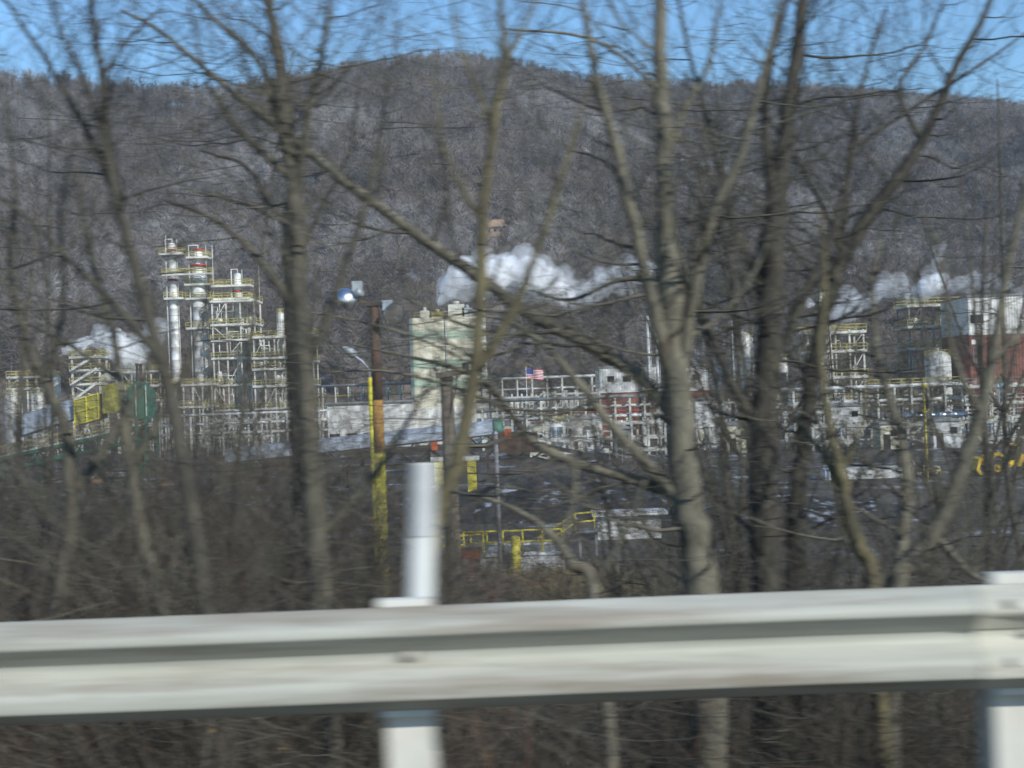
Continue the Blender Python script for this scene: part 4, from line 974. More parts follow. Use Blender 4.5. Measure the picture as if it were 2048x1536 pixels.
k = MB(); k.box((a_.x + W * .5, Yv + .3, zc - .02 + .02), (a_.x + W * .62, Yv + .6, zc + .22)).box((a_.x + W * .46, Yv - .05, g0 + .9), (a_.x + W * .5, Yv + 2.05, zc + .0)).box((b_.x - .5, Yv - .05, g0 + .45), (b_.x - .05, Yv - .005, g0 + .62)); k.build('yellow_fittings', M['yellow'], t)
# yellow wheel loader seen from its side
Yx = 126; a_ = at(1952, 984, Yx); g0 = gz(a_.x, Yx); S = (at(2052, 984, Yx).x - a_.x) / 100.0
t = thing('wheel_loader', 'yellow wheel loader with raised arm working on the snowy ground at the photo edge', 'loader', (a_.x + 60 * S, Yx + 1.2, GZ))
def Pq(u, v): return (a_.x + u * S, g0 + v * S)      # u along, v above the ground, in photo pixels
body = MB(); body.extrude([Pq(62, 16), Pq(128, 16), Pq(134, 30), Pq(130, 38), Pq(96, 40), Pq(92, 30), Pq(62, 28)], Yx + .2, Yx + 2.2); body.build('body', M['loader'], t)
cb = MB().extrude([Pq(68, 28.2), Pq(91, 28.2), Pq(90, 58), Pq(72, 58)], Yx + .45, Yx + 1.95).build('cab', M['glass'], t)
k = MB(); k.extrude([Pq(69, 58.2), Pq(93, 58.2), Pq(92, 62), Pq(70, 62)], Yx + .35, Yx + 2.05)
for u0, u1 in ((68, 72), (90.5, 91)): 
    p, q = Pq(u0, 28.5), Pq(u1, 58); k.bar((p[0], Yx + .43, p[1]), (q[0], Yx + .43, q[1]), .12)
k.build('cab_frame', M['loader'], cb)
for yy in (Yx + .35, Yx + 1.8): MB().extrude([Pq(66, 38), Pq(70, 30), Pq(48, 40), Pq(24, 20), Pq(18, 22), Pq(30, 42), Pq(46, 50)], yy, yy + .25).build('lift_arm', M['loader'], t)
k = MB(); k.extrude([Pq(2, 12), Pq(10, 2), Pq(28, 3), Pq(28, 6), Pq(13, 7), Pq(8, 15), Pq(14, 30), Pq(22, 34), Pq(20, 38), Pq(8, 34)], Yx - .1, Yx + 2.5); k.build('bucket', M['loader'], t)
for u_ in (46, 112):
    for yy in (Yx - .05, Yx + 1.85):
        c = Pq(u_, 15.5); R_ = 15.5 * S
        w_ = MB().lathe((c[0], yy, c[1]), [(R_ * .55, 0), (R_ * .9, .03), (R_, .12), (R_, .5), (R_ * .9, .58), (R_ * .55, .6)], 24, (0, 1, 0)).build('wheel', M['rubber'], t)
        MB().lathe((c[0], yy - .01, c[1]), [(R_ * .56, 0), (R_ * .5, .1), (R_ * .2, .12), (R_ * .18, .02), (.01, .0)], 18, (0, 1, 0)).build('rim', M['loader'], w_)
# low white roofed shed beyond the coal heap, with its lit end wall
Ye = 96; a_ = at(1172, 1052, Ye); b_ = at(1292, 1052, Ye); zt = at(1232, 990, Ye).z
t = thing('low_shed', 'low cream shed with a white roof edge standing among the coal heaps', 'shed', ((a_.x + b_.x) / 2, Ye - 13, GZ))
MB().box((a_.x, Ye - 14, GZ - .2), (b_.x - .4, Ye - 12, zt - .22)).build('walls', M['insul'], t)
MB().extrude([(a_.x - .3, zt - .215), (b_.x, zt - .215), (b_.x, zt - .04), (a_.x - .3, zt)], Ye - 14.4, Ye - 11.8).build('roof', M['cleanwhite'], t)
MB().box((a_.x + .6, Ye - 14.06, GZ), (a_.x + 1.6, Ye - 14.003, zt - 1.6)).build('door', M['grey'], t)
p = EARTH_PATCH; z0 = float(height(p.x, p.y)); t = thing('earth_patch_standin', 'house shape in place of a tan earth patch on the hillside above the steam', 'house', (p.x, p.y, z0)); h = p.z - z0 + 1  # house form added as stand-in for a tan bare earth cut
MB().box((p.x - 4.2, p.y - 3.5, z0 - 3), (p.x + 4.2, p.y + 3.5, z0 + h - 2.6)).build('walls', M['tan'], t)
k = MB(); k.poly([(p.x - 5, p.y - 4.4, z0 + h - 2.597), (p.x + 5, p.y - 4.4, z0 + h - 2.597), (p.x + 5, p.y + 4.4, z0 + h - 2.597), (p.x - 5, p.y + 4.4, z0 + h - 2.597), (p.x - 3.4, p.y, z0 + h + .8), (p.x + 3.4, p.y, z0 + h + .8)], [(0, 1, 5, 4), (2, 3, 4, 5), (1, 2, 5), (3, 0, 4), (3, 2, 1, 0)]); k.build('roof', M['tan'], t)
for dx in (-2.4, 0, 2.4): MB().box((p.x + dx - .5, p.y - 3.56, z0 + h - 4.6), (p.x + dx + .5, p.y - 3.503, z0 + h - 3.4)).build('window', M['glass'], t)

# ------------------------------------------------------------------ steam plumes
def plume(name, label, px_list, Y, seed, dens='steam', wisps=(), vox=.6, sub=11):
    """px_list: (px, py, radius in photo px) along the plume"""
    r = random.Random(seed); c0 = at(px_list[0][0], px_list[0][1], Y)
    t = thing(name, label, 'steam', c0)
    def blob(lst, nm, mt, n):
        k = MB()
        for (a, b) in zip(lst, lst[1:]):
            for i in range(n):
                f_ = (i + r.random()) / n; px = a[0] + (b[0] - a[0]) * f_; py = a[1] + (b[1] - a[1]) * f_; rad = 1.3 * (a[2] + (b[2] - a[2]) * f_) * Y / F
                an = r.uniform(0, 2 * PI); off = rad * r.uniform(.1, .75); c = at(px, py, Y) + Vector((math.cos(an) * off, r.uniform(-.6, .6) * rad, math.sin(an) * off)); rr = rad * r.uniform(.35, .72)
                k.lathe(c, [(rr * math.sin(PI * q / 6), -rr * math.cos(PI * q / 6)) for q in range(7)], 9, (r.uniform(-.4, .4), r.uniform(-.4, .4), 1))
        o = k.build(nm, M[mt], t); md = o.modifiers.new('join', 'REMESH'); md.mode = 'VOXEL'; md.voxel_size = vox
        tx = bpy.data.textures.new(nm, 'CLOUDS'); tx.noise_scale = 1.3; tx.noise_depth = 5
        dm = o.modifiers.new('billow', 'DISPLACE'); dm.texture = tx; dm.strength = 1.5; dm.mid_level = .5; dm.texture_coords = 'GLOBAL'
        o['kind'] = 'stuff'; return o
    blob(px_list, 'billows', dens, sub)
    blob([(a - 2, b - 2, c * 1.22) for a, b, c in px_list], 'wisp', 'wisp', sub)
    for w_ in wisps: blob(w_, 'wisp', 'wisp', sub)
    return t
plume('steam_plume', 'small white steam plume drifting over the white stair tower', [(112, 713, 3), (150, 695, 11), (185, 684, 15)], 298, 1, wisps=(), vox=.35)
plume('steam_plume', 'rounded white steam puff between the stair tower and the tall columns', [(205, 672, 14), (230, 685, 22), (262, 712, 24), (280, 722, 18)], 310, 2, wisps=([(270, 705, 22), (310, 670, 24), (322, 650, 14)],), vox=.4)
plume('steam_plume', 'big white steam plume rising from the striped tower and curling away', [(882, 605, 8), (893, 578, 15), (925, 555, 26), (990, 548, 30), (1045, 535, 32), (1085, 560, 30), (1120, 585, 26)], 285, 3,
      wisps=([(1100, 560, 28), (1150, 595, 30), (1190, 585, 24)], [(1170, 575, 24), (1215, 570, 28), (1265, 535, 32), (1300, 545, 18)]), vox=.5)
plume('steam_plume', 'thin blue white steam cloud drifting behind the lattice mast', [(1640, 640, 16), (1690, 615, 22), (1720, 600, 18)], 275, 4, dens='wisp', wisps=([(1745, 590, 24), (1800, 575, 26)],))
plume('steam_plume', 'broken white steam cloud spreading above the steelwork beside the red brown tower', [(1835, 600, 10), (1855, 575, 18), (1890, 560, 12)], 285, 5, wisps=([(1815, 605, 14), (1850, 570, 26), (1890, 570, 20)], [(1900, 575, 18), (1960, 560, 20), (2040, 575, 14)],[(1865, 540, 12), (1885, 490, 14)],))
plume('steam_plume', 'tiny round puff of white steam beside the lattice mast', [(1612, 609, 9), (1620, 606, 10)], 262, 6, vox=.3)

# ------------------------------------------------------------------ trees
def catmull(P, n):
    out = []; m_ = len(P)
    for i in range(m_ - 1):
        p0, p1, p2, p3 = P[max(i - 1, 0)], P[i], P[i + 1], P[min(i + 2, m_ - 1)]
        for k in range(n):
            t = k / n
            out.append(.5 * ((2 * p1) + (p2 - p0) * t + (2 * p0 - 5 * p1 + 4 * p2 - p3) * t * t + (3 * p1 - p0 - 3 * p2 + p3) * t ** 3))
    out.append(P[-1]); return out

def unit(v):
    l = math.sqrt(v[0] ** 2 + v[1] ** 2 + v[2] ** 2) + 1e-9; return (v[0] / l, v[1] / l, v[2] / l)

def sprout(r, p, d, L, rad, lev, out, up=.10, wob=.16, kids=(5, 4), minr=.0016):
    """one twig: grows in short pieces that curve upward, with side twigs; appended to out as sticks"""
    n = max(3, int(L / .16)) if lev < 2 else max(2, int(L / .14)); st = L / n; x, y, z = p; dx, dy, dz = d; pr = rad
    for i in range(n):
        dx += r.gauss(0, wob); dy += r.gauss(0, wob); dz += r.gauss(0, wob) + up
        dx, dy, dz = unit((dx, dy, dz)); x2, y2, z2 = x + dx * st, y + dy * st, z + dz * st
        nr = max(minr, rad * (1 - .82 * (i + 1) / n)); out.append((x, y, z, x2, y2, z2, pr, nr)); x, y, z, pr = x2, y2, z2, nr
        if lev < len(kids) and i > 0 and r.random() < kids[lev] / n:
            a = unit((dx + r.gauss(0, .7), dy + r.gauss(0, .7), dz + r.gauss(0, .55)))
            sprout(r, (x, y, z), a, L * r.uniform(.28, .6), max(minr, pr * .65), lev + 1, out, up, wob, kids, minr)

def limb_pts(spec, Y, r, dY=0.0, n=6):
    P = []; R_ = []
    for i, s in enumerate(spec):
        px, py, wd = s[:3]; yy = Y + (s[3] if len(s) > 3 else dY * i)
        P.append(at(px, py, yy)); R_.append(wd * .375 * yy / F)
    C = catmull(P, n); q = []
    for i in range(len(C)):
        f_ = i / n; k = min(int(f_), len(R_) - 2); rr = R_[k] + (R_[k + 1] - R_[k]) * (f_ - k)
        q.append(rr * (1 + r.gauss(0, .035)))
        C[i] = C[i] + Vector((r.gauss(0, .12), r.gauss(0, .12), 0)) * rr
    return C, q

def sprout_along(r, C, q, out, every, lens, start=.0, up=.10, kids=(5, 4), skip_below=None, flat=.75):
    acc = 0
    for i in range(1, len(C)):
        acc += (C[i] - C[i - 1]).length
        while acc > every:
            acc -= every * r.uniform(.6, 1.4)
            if i / len(C) < start: continue
            if skip_below is not None and C[i].z < skip_below: continue
            d = (C[i] - C[i - 1]).normalized(); s = Vector((r.gauss(0, 1), r.gauss(0, flat), r.gauss(0, .5)))
            s = (s - d * s.dot(d)); s = s.normalized() if s.length > .01 else Vector((1, 0, 0))
            v = (d * r.uniform(.1, .8) + s).normalized()
            L = r.uniform(*lens) * (.55 + .45 * (1 - i / len(C)))
            sprout(r, tuple(C[i]), tuple(v), L, max(.003, min(q[i] * .32, .005 + .0075 * L)), 0, out, up, kids=kids)

NSEG = [0]
def hand_tree(name, label, Y, trunk, limbs, bark, twig, seed, every=.30, lens=(.8, 2.3), kids=(8, 4), dY=0.0, skip=-1.0, group=None, cat='tree', lskip=0):
    r = random.Random(seed); C, q = limb_pts(trunk, Y, r, dY)
    t = thing(name, label, cat, (C[0].x, C[0].y, gz(C[0].x, C[0].y)), group)
    C.insert(0, Vector((C[0].x, C[0].y, gz(C[0].x, C[0].y) - .4))) ; q.insert(0, q[0] * 1.25)
    k = MB(); k.tube(C, q, 12); out = []
    sprout_along(r, C, q, out, every * .8, lens, .12, kids=kids, skip_below=skip)
    for j, L in enumerate(limbs):
        sp = L; dd = r.uniform(-.16, .16)
        Cl, ql = limb_pts(sp, Y, r, dd); k.tube(Cl, ql, 9)
        sprout_along(r, Cl, ql, out, every * .62, lens, .08, kids=kids, skip_below=skip if skip > 0 else None)
    k.build('trunk', M[bark], t)
    if out: seg_mesh('crown', out, M[twig], t, 3); NSEG[0] += len(out)
    return t

hand_tree('bare_tree', 'thickest pale barked bare tree with a long limb reaching over the steam plume', 11,
    [(1425, 1640, 104), (1402, 1190, 96), (1374, 1000, 82), (1354, 800, 74), (1342, 600, 66), (1335, 450, 58), (1327, 300, 48), (1323, 160, 40), (1320, 0, 32), (1316, -140, 24)],
    [[(1345, 760, 40), (1312, 640, 40), (1272, 470, 34), (1232, 300, 28), (1192, 150, 22), (1166, 0, 17), (1150, -120, 11)],
     [(1362, 740, 38), (1392, 560, 32), (1425, 430, 28), (1478, 320, 24), (1512, 200, 19), (1548, 60, 13), (1570, -80, 8)],
     [(1352, 850, 40), (1292, 765, 38), (1200, 703, 37), (1125, 662, 36), (1050, 622, 34), (950, 548, 33), (850, 480, 31), (720, 385, 28), (600, 290, 24), (480, 195, 19), (390, 120, 14), (310, 55, 10), (240, 20, 6)],
     [(1375, 1020, 34), (1292, 925, 30), (1222, 850, 26), (1149, 757, 22), (1090, 690, 15), (1020, 645, 9), (960, 630, 6)],
     [(1376, 1000, 28), (1252, 955, 27), (1146, 925, 26), (1081, 893, 26), (1045, 860, 23), (1014, 817, 20), (966, 766, 16), (900, 733, 12), (810, 712, 8), (700, 688, 5)],
     [(1332, 330, 20), (1370, 220, 15), (1420, 120, 11), (1440, 0, 7)],
     [(1325, 190, 14), (1240, 110, 10), (1150, 70, 8), (1020, 60, 5)],
     [(1050, 864, 14), (962, 745, 10), (850, 682, 8), (730, 645, 6), (620, 625, 4)], [(1018, 820, 12), (900, 772, 9), (770, 742, 7), (650, 745, 4)], [(1120, 660, 14), (1010, 668, 10), (900, 640, 7), (800, 585, 4)],
     [(1340, 560, 18), (1240, 560, 13), (1140, 600, 9), (1060, 580, 5)], [(1350, 690, 18), (1430, 640, 13), (1500, 560, 9), (1540, 470, 5)]], 'bark_pale', 'twig', 21, every=.26)
hand_tree('bare_tree', 'slender mossy sinuous bare tree leaning out beside the white marker post', 9.5,
    [(800, 1640, 62), (835, 1230, 54), (872, 1040, 46), (905, 950, 44), (935, 830, 42), (955, 700, 38), (962, 560, 33), (966, 430, 29), (985, 270, 25), (1008, 120, 21), (1001, 0, 16), (996, -120, 11)],
    [[(1008, 130, 14), (1045, 60, 11), (1080, -20, 8)], [(988, 260, 14), (945, 160, 11), (915, 80, 9), (900, -30, 7)],
     [(958, 740, 28), (1012, 645, 24), (1064, 532, 20), (1114, 385, 15), (1164, 220, 9), (1200, 120, 5)],
     [(966, 450, 14), (900, 330, 10), (870, 180, 7), (880, 60, 4)]], 'bark_moss', 'twig', 22, every=.30)
hand_tree('bare_tree', 'darkest thick straight bare tree next to the thick pale barked one', 12,
    [(1540, 1640, 98), (1535, 1180, 86), (1527, 950, 78), (1536, 700, 72), (1548, 480, 64), (1562, 330, 50), (1586, 160, 38), (1606, 0, 28), (1618, -120, 20)],
    [[(1550, 430, 30), (1530, 260, 25), (1542, 120, 19), (1575, 0, 12), (1590, -80, 7)], [(1540, 620, 28), (1462, 430, 22), (1420, 260, 17), (1382, 120, 12), (1352, -20, 8)],
     [(1536, 760, 30), (1600, 610, 26), (1660, 480, 20), (1700, 330, 14), (1720, 180, 9)], [(1530, 880, 30), (1450, 740, 24), (1400, 610, 18), (1380, 480, 12)]], 'bark_dark', 'twig_dark', 23, every=.26)
hand_tree('bare_tree', 'bare tree leaning far over towards the red brown tower with a steep slanting crown', 12.5,
    [(1640, 1640, 62), (1592, 1180, 52), (1600, 950, 48), (1632, 720, 46), (1672, 550, 44), (1726, 450, 42), (1804, 345, 36), (1845, 280, 30), (1884, 200, 26), (1905, 145, 22), (1950, 65, 17), (1980, 0, 13), (2015, -90, 9)],
    [[(1660, 590, 24), (1690, 440, 20), (1700, 300, 15), (1730, 150, 11), (1770, 20, 7)], [(1845, 285, 18), (1800, 180, 13), (1850, 90, 9), (1890, 0, 6)],
     [(1690, 520, 22), (1640, 400, 16), (1560, 270, 11), (1500, 200, 6)], [(1700, 300, 14), (1850, 200, 10), (1960, 130, 8), (2060, 60, 5)]], 'bark_dark', 'twig_dark', 24, every=.26)
hand_tree('bare_tree', 'pale forked bare tree rising by the guardrail post near the yellow loader', 11.5,
    [(1768, 1640, 74), (1790, 1190, 60), (1824, 1125, 54), (1876, 1049, 47), (1910, 970, 41), (1950, 860, 35), (1985, 720, 27), (2010, 560, 21), (2045, 400, 15), (2060, 260, 9)],
    [[(1792, 1180, 44), (1803, 1080, 40), (1814, 986, 36), (1802, 870, 30), (1762, 740, 22), (1745, 600, 15), (1760, 480, 9)], [(1862, 1060, 24), (1905, 1110, 20), (1945, 1150, 15), (1990, 1170, 10)],
     [(1960, 830, 20), (1900, 690, 15), (1890, 560, 11), (1850, 430, 7)], [(1985, 720, 16), (2060, 640, 12), (2120, 520, 8)]], 'bark_pale', 'twig', 25, every=.28)
hand_tree('bare_tree', 'slim mossy bare tree bending in front of the white trailer', 11,
    [(1775, 1640, 54), (1746, 1180, 46), (1716, 1090, 40), (1695, 1020, 37), (1680, 940, 31), (1655, 840, 25), (1640, 700, 19), (1650, 560, 13), (1640, 420, 8)],
    [[(1690, 1000, 20), (1640, 900, 16), (1580, 820, 11), (1540, 700, 7)], [(1682, 950, 16), (1720, 850, 12), (1740, 740, 8)]], 'bark_moss', 'twig', 26, every=.32, lens=(.6, 1.6))
hand_tree('bare_tree', 'tall bare tree between the tower group and the floodlight pole, forking against the sky', 10.5,
    [(660, 1640, 84), (642, 1230, 68), (626, 1000, 60), (613, 800, 55), (600, 600, 51), (590, 400, 47), (575, 280, 42), (560, 150, 35), (545, 50, 29), (528, -100, 20)],
    [[(592, 400, 28), (618, 220, 22), (648, 90, 17), (668, -60, 11)], [(572, 320, 24), (520, 130, 18), (445, 55, 13), (370, -20, 8)], [(585, 360, 22), (480, 260, 18), (420, 170, 13), (385, 40, 9), (370, -60, 6)],
     [(610, 760, 26), (680, 560, 20), (740, 380, 15), (770, 200, 10), (800, 40, 6)], [(604, 640, 26), (520, 520, 20), (430, 440, 14), (330, 400, 8)], [(632, 1080, 28), (740, 960, 20), (830, 820, 13), (880, 700, 7)]], 'bark_mid', 'twig', 27, every=.21, skip=2.4)
hand_tree('bare_tree', 'dark thin bare trunk close behind the tall forked tree by the tower group', 14,
    [(604, 1640, 44), (602, 1200, 40), (592, 900, 36), (582, 700, 36), (577, 480, 34), (586, 300, 24), (562, 100, 16), (522, -20, 11)],
    [[(580, 560, 16), (640, 420, 12), (700, 300, 9), (720, 150, 6)], [(578, 470, 16), (500, 340, 12), (430, 310, 8), (400, 300, 5)]], 'bark_dark', 'twig_dark', 28, every=.34, skip=3.2)
hand_tree('bare_tree', 'leaning bare tree in front of the green conveyor with a crown spreading over the sky', 10.2,
    [(440, 1640, 72), (416, 1240, 60), (380, 1000, 50), (342, 800, 40), (300, 640, 34), (255, 480, 29), (220, 330, 25), (203, 160, 21), (182, 0, 17), (170, -110, 11)],
    [[(240, 400, 24), (150, 220, 18), (98, 130, 14), (10, 0, 9)], [(222, 330, 20), (172, 170, 15), (112, 40, 11), (100, -60, 7)], [(204, 160, 14), (250, 85, 11), (320, 18, 7)],
     [(330, 730, 24), (240, 620, 19), (150, 530, 15), (60, 440, 11), (-20, 380, 7), (-70, 350, 5)]], 'bark_dark', 'twig_dark', 29, every=.20, skip=2.0)
hand_tree('bare_tree', 'crooked bare tree at the very edge of the photo in the brown thicket', 11.2,
    [(70, 1640, 58), (112, 1230, 50), (142, 1050, 42), (128, 850, 34), (60, 700, 27), (20, 540, 19), (30, 380, 12), (10, 200, 7)],
    [[(140, 1000, 26), (230, 860, 19), (300, 720, 14), (310, 560, 9)], [(90, 760, 20), (130, 600, 14), (120, 430, 9), (150, 280, 5)]], 'bark_mid', 'twig', 30, every=.30, skip=1.8)
hand_tree('bare_tree', 'thin pale stem bare tree standing between the green conveyor and the tall columns', 11.8,
    [(356, 1640, 54), (326, 1220, 46), (290, 1100, 37), (255, 900, 30), (232, 700, 23), (180, 500, 15), (150, 330, 8)],
    [[(262, 940, 20), (340, 800, 15), (400, 660, 10), (420, 520, 6)], [(240, 760, 16), (140, 690, 12), (40, 640, 8)]], 'bark_pale', 'twig', 31, every=.40, skip=1.8)
hand_tree('bare_sapling', 'low pale leaning sapling in front of the dock and the dark coal heap', 10.4,
    [(1230, 1640, 44), (1188, 1190, 36), (1146, 1130, 30), (1110, 1078, 24), (1060, 1035, 17), (985, 1000, 9), (920, 985, 5)],
    [[(1120, 1095, 16), (1150, 980, 12), (1145, 880, 8), (1170, 800, 5)], [(1180, 1180, 18), (1240, 1080, 13), (1290, 960, 8)]], 'bark_pale', 'twig', 32, every=.30, lens=(.4, 1.2), skip=-2.5, cat='sapling')

# random thin trees that fill the thicket behind
def wild_tree(x, y, H, rad, seed, label, group, bark, twig, every=.34, lens=(.9, 2.4), kids=(5, 3), forks=3, name='bare_sapling'):
    r = random.Random(seed); g = gz(x, y); P = []; px, py = x, y; n = 6
    lx, ly = r.gauss(0, .10), r.gauss(0, .08)
    for i in range(n + 1):
        f_ = i / n; P.append(Vector((px, py, g - .3 + (H + .3) * f_))); px += (lx + r.gauss(0, .06)) * H / n; py += (ly + r.gauss(0, .05)) * H / n
    C = catmull(P, 4); q = [rad * (1 - .88 * (i / (len(C) - 1)) ** .9) for i in range(len(C))]
    t = thing(name, label, 'sapling', (x, y, g), group); k = MB(); k.tube(C, q, 8); out = []
    sprout_along(r, C, q, out, every, lens, .22, kids=kids)
    for j in range(forks):
        i0 = r.randrange(len(C) // 4, len(C) * 2 // 3); p = C[i0]; L = (H - (p.z - g)) * r.uniform(.6, .95); a = r.uniform(0, 2 * PI); sp = r.uniform(.3, .75)
        Q = [p]; 
        for m_ in range(4): Q.append(Q[-1] + Vector((math.cos(a) * sp, math.sin(a) * sp * .8, 1)).normalized() * L / 4 + Vector((r.gauss(0, .07), r.gauss(0, .07), 0)) * L / 4); sp *= .85
        Cl = catmull(Q, 4); ql = [q[i0] * .7 * (1 - .86 * i / (len(Cl) - 1)) for i in range(len(Cl))]; k.tube(Cl, ql, 7); sprout_along(r, Cl, ql, out, every * .9, lens, .1, kids=kids)
    k.build('trunk', M[bark], t); seg_mesh('crown', out, M[twig], t, 3); NSEG[0] += len(out); return t
rt = random.Random(99)
GT = 'thin bare saplings filling the thicket'
LT = 'thin bare sapling among many in the tangled thicket behind the guardrail trees'
spots = []
for px in (-60, 30, 175, 270, 650, 1330, 1420, 1450, 1475, 1505, 1560, 1590, 1860, 1960, 1615, 1835, 1890, 1935, 1985, 2030, 2090):
    Y = rt.uniform(14.5, 25); spots.append((px + rt.uniform(-14, 14), Y))
for i, (px, Y) in enumerate(spots):
    x = at(px, 900, Y).x; side = px < 600 or px > 1400
    topy = rt.uniform(60, 420) if side else rt.uniform(420, 640)
    H = at(px, topy, Y).z - gz(x, Y)
    wild_tree(x, Y, H, rt.uniform(.05, .12), 200 + i, LT, GT, rt.choice(['bark_mid', 'bark_dark', 'bark_mid']), rt.choice(['twig', 'twig_dark', 'twig']), every=.52 if side else .7)

for i in range(20):
    px = rt.choice((rt.uniform(570, 720), rt.uniform(1150, 1640), rt.uniform(1340, 1640), rt.uniform(1880, 2100), rt.uniform(-80, 60))); Y = rt.uniform(11, 20); x = at(px, 900, Y).x
    H = at(px, rt.uniform(250, 720), Y).z - gz(x, Y)
    wild_tree(x, Y, H, rt.uniform(.02, .04), 300 + i, LT, GT, rt.choice(['bark_mid', 'bark_dark']), rt.choice(['twig', 'brush', 'twig_dark']), every=.45, lens=(.6, 1.7), kids=(6, 3), forks=3)

# shrubs of the dense brown thicket
def shrub(x, y, H, seed, label, group, mt, stems=26, spread=.9, name='bare_shrub', kids=(4, 3), leaves=0):
    r = random.Random(seed); g = gz(x, y); t = thing(name, label, 'shrub', (x, y, g), group); out = []
    for i in range(stems):
        a = r.uniform(0, 2 * PI); d = unit((math.cos(a) * r.uniform(.05, .55), math.sin(a) * r.uniform(.05, .55), 1)); p = (x + r.gauss(0, .35) * spread, y + r.gauss(0, .35) * spread, g - .1)
        sprout(r, p, d, H * r.uniform(.55, 1.05), r.uniform(.006, .014), 0, out, up=.02, wob=.10, kids=kids, minr=.0022)
    seg_mesh('crown', out, M[mt], t, 3); NSEG[0] += len(out)
    if leaves:
        q = np.random.default_rng(seed); S = np.asarray(out); S = S[q.integers(0, len(S), leaves)]; c = S[:, 3:6] + q.normal(0, .02, (leaves, 3))
        a = q.normal(0, 1, (leaves, 3)); a /= np.linalg.norm(a, axis=1, keepdims=True); b = np.cross(a, q.normal(0, 1, (leaves, 3))); b /= np.linalg.norm(b, axis=1, keepdims=True); w_ = q.uniform(.014, .028, (leaves, 1))
        np_mesh('leaves', np.stack([c - a * w_, c + b * w_ * .6, c + a * w_, c - b * w_ * .6], 1).reshape(-1, 3), np.arange(leaves)[:, None] * 4 + np.array([[0, 1, 2, 3]]), M['deadleaf'], t)
    return t
GS = 'leafless shrubs in the brown thicket'
LS = 'leafless brown shrub tangled among others in the thicket behind the guardrail'
LC = 'shrub of thin reddish canes growing near the wooden utility pole'
GF = 'far shrubs along the edge of the coal yard'
LF = 'leafless brown shrub among many at the foot of the bank beside the coal yard'
for i in range(60):
    px = rt.uniform(-80, 2120); Y = rt.uniform(22, 48); x = at(px, 1000, Y).x
    if 690 < px < 1300: continue
    top = rt.uniform(1000, 1070) if px < 330 else rt.uniform(950, 1040) if px < 720 else rt.uniform(1060, 1120); H = max(1.2, at(px, top, Y).z - gz(x, Y))
    shrub(x, Y, H, 900 + i, LF, GF, rt.choice(['brush', 'brush', 'twig_dark']), stems=46, spread=2.2, kids=(6, 3))
for i in range(78):
    px = rt.uniform(-140, 690); Y = rt.uniform(10.0, 21); x = at(px, 1000, Y).x; top = rt.uniform(1020, 1130) if px < 330 else rt.uniform(915, 1080) if px < 600 else rt.uniform(1040, 1140); H = max(1.0, at(px, top, Y).z - gz(x, Y))
    shrub(x, Y, H, 500 + i, LS, GS, rt.choice(['brush', 'brush', 'twig_dark', 'twig', 'twig_pale', 'brushred']), stems=rt.randint(22, 46), kids=(7, 4))
for i in range(42):
    px = rt.uniform(1330, 2160); Y = rt.uniform(10.5, 21); x = at(px, 1000, Y).x; top = rt.uniform(1050, 1170); H = max(.9, at(px, top, Y).z - gz(x, Y))
    shrub(x, Y, H, 600 + i, LS, GS, rt.choice(['brush', 'twig_dark', 'twig', 'twig_pale']), stems=rt.randint(16, 36), kids=(6, 4))
for i in range(14):
    px = rt.uniform(780, 1380); Y = rt.uniform(9, 17); x = at(px, 1300, Y).x; top = rt.uniform(1200, 1400); H = max(.5, at(px, top, Y).z - gz(x, Y))
    shrub(x, Y, H, 700 + i, LS, GS, rt.choice(['brush', 'twig_dark']), stems=20)
for i in range(5):
    px = (900, 935, 880, 1000, 965)[i]; Y = 10 + i * .7; x = at(px, 1200, Y).x; H = at(px, (1020, 1010, 1100, 1040, 1080)[i], Y).z - gz(x, Y)
    shrub(x, Y, H, 800 + i, LC, 'reddish cane shrubs near the utility pole', 'cane', stems=7, spread=.6, kids=(2,), name='cane_shrub')
LL = 'low brown shrub still holding scattered orange dead leaves in the thicket'
for i, px in enumerate((-30, 35, 70, 130, 260, 340, 470, 560, 1500, 1700, 1960, 1085)):
    Y = rt.uniform(9.5, 12); x = at(px, 1100, Y).x; H = max(.8, at(px, rt.uniform(1090, 1170), Y).z - gz(x, Y))
    shrub(x, Y, H, 1000 + i, LL, 'low shrubs with orange dead leaves', 'brushred', stems=16, kids=(5, 3), name='leafy_shrub', leaves=70)
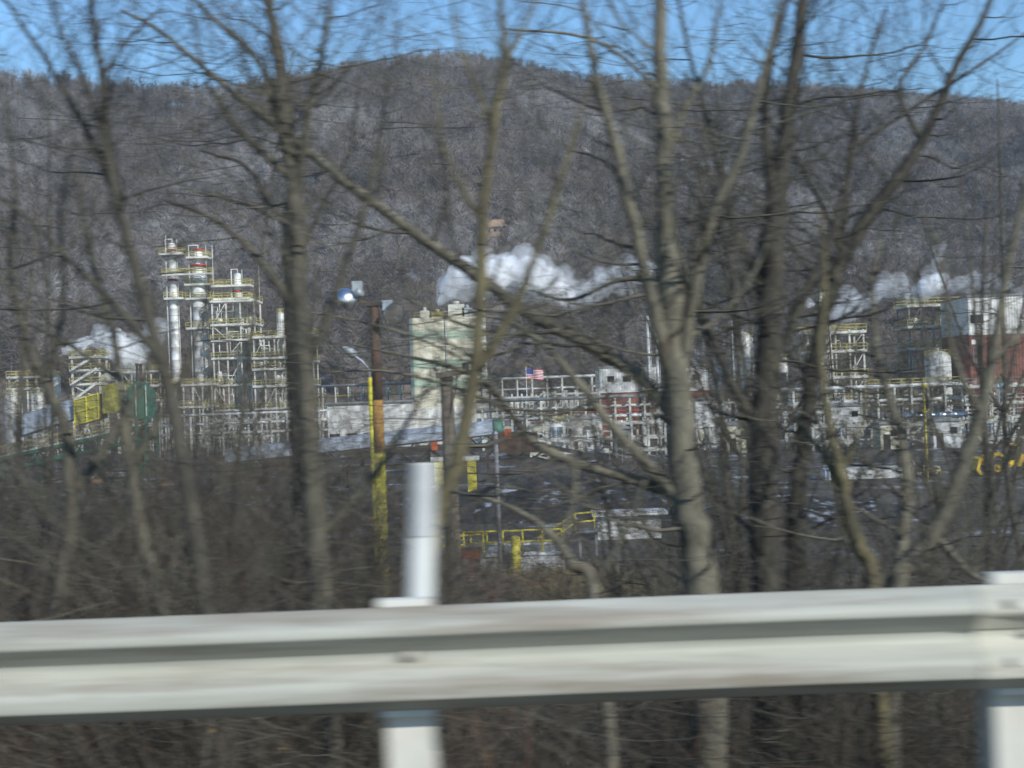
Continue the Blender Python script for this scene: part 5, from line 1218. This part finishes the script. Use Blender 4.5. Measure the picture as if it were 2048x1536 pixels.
# evergreens on the hill
GE = 'dark evergreens on the hillside'
for i, (px, py, hh) in enumerate(((715, 318, 15), (770, 172, 15), (455, 190, 13), (690, 190, 12), (1270, 395, 14), (1452, 300, 13), (620, 245, 12), (860, 300, 11))):
    p = on_hill(px, py + 20, 0); r = random.Random(1100 + i); z0 = float(height(p.x, p.y)); t = thing('pine_tree', 'small dark evergreen tree standing out among the bare hillside woodland', 'tree', (p.x, p.y, z0), GE)
    MB().tube([(p.x, p.y, z0 - .5), (p.x, p.y, z0 + hh * .9)], [.28, .06], 7).build('trunk', M['bark_dark'], t); V = []; out = []
    for j in range(420):
        f_ = r.uniform(.16, 1) ** .8; a = r.uniform(0, 2 * PI); L = (1.05 - f_) * hh * .30 * r.uniform(.5, 1.1) + .3; z = z0 + hh * f_
        out.append((p.x, p.y, z, p.x + math.cos(a) * L, p.y + math.sin(a) * L, z - .25 * L, .10, .20))
    seg_mesh('crown', out, M['needles'], t, 3)
# dead leaves clinging and fallen: ground litter
def litter():
    n = 26000; x = rng.uniform(-9, 9, n); y = rng.uniform(5.6, 22, n); z = height(x, y) + rng.uniform(.0, .06, n)
    a = rng.normal(0, 1, (n, 3)); a /= np.linalg.norm(a, axis=1, keepdims=True); b = np.cross(a, rng.normal(0, 1, (n, 3))); b /= np.linalg.norm(b, axis=1, keepdims=True); s = rng.uniform(.02, .05, (n, 1))
    c = np.stack([x, y, z], 1); V = np.stack([c - a * s, c + b * s * .6, c + a * s, c - b * s * .6], 1).reshape(-1, 3); i = np.arange(n)[:, None] * 4 + np.array([[0, 1, 2, 3]])
    o = np_mesh('leaf_litter', V, i, M['deadleaf']); tag(o, 'brown dead leaves lying over the bank under the trees', 'leaf litter', kind='stuff')
    n = 2600; x = rng.uniform(-8, 8, n); y = rng.uniform(5.0, 14, n); z = height(x, y); h = rng.uniform(.15, .55, n)
    S = np.stack([x, y, z - .03, x + rng.normal(0, .12, n), y + rng.normal(0, .12, n), z + h, np.full(n, .004), np.full(n, .0012)], 1)
    o = seg_mesh('bank_grass', S, M['twig_pale']); tag(o, 'dry pale winter grass scattered on the bank below the guardrail', 'grass', kind='stuff')
litter()
print('twig sticks', NSEG[0])

# ------------------------------------------------------------------ air
HAZE = 0.00011
if HAZE:
    o = MB().box((-1300, -60, -9), (1300, 1600, 420)).build('haze', volmat('haze', HAZE, (.55, .78, 1.0), .0)); o['kind'] = 'stuff'; tag(o, 'pale bluish winter air filling the valley', 'haze')
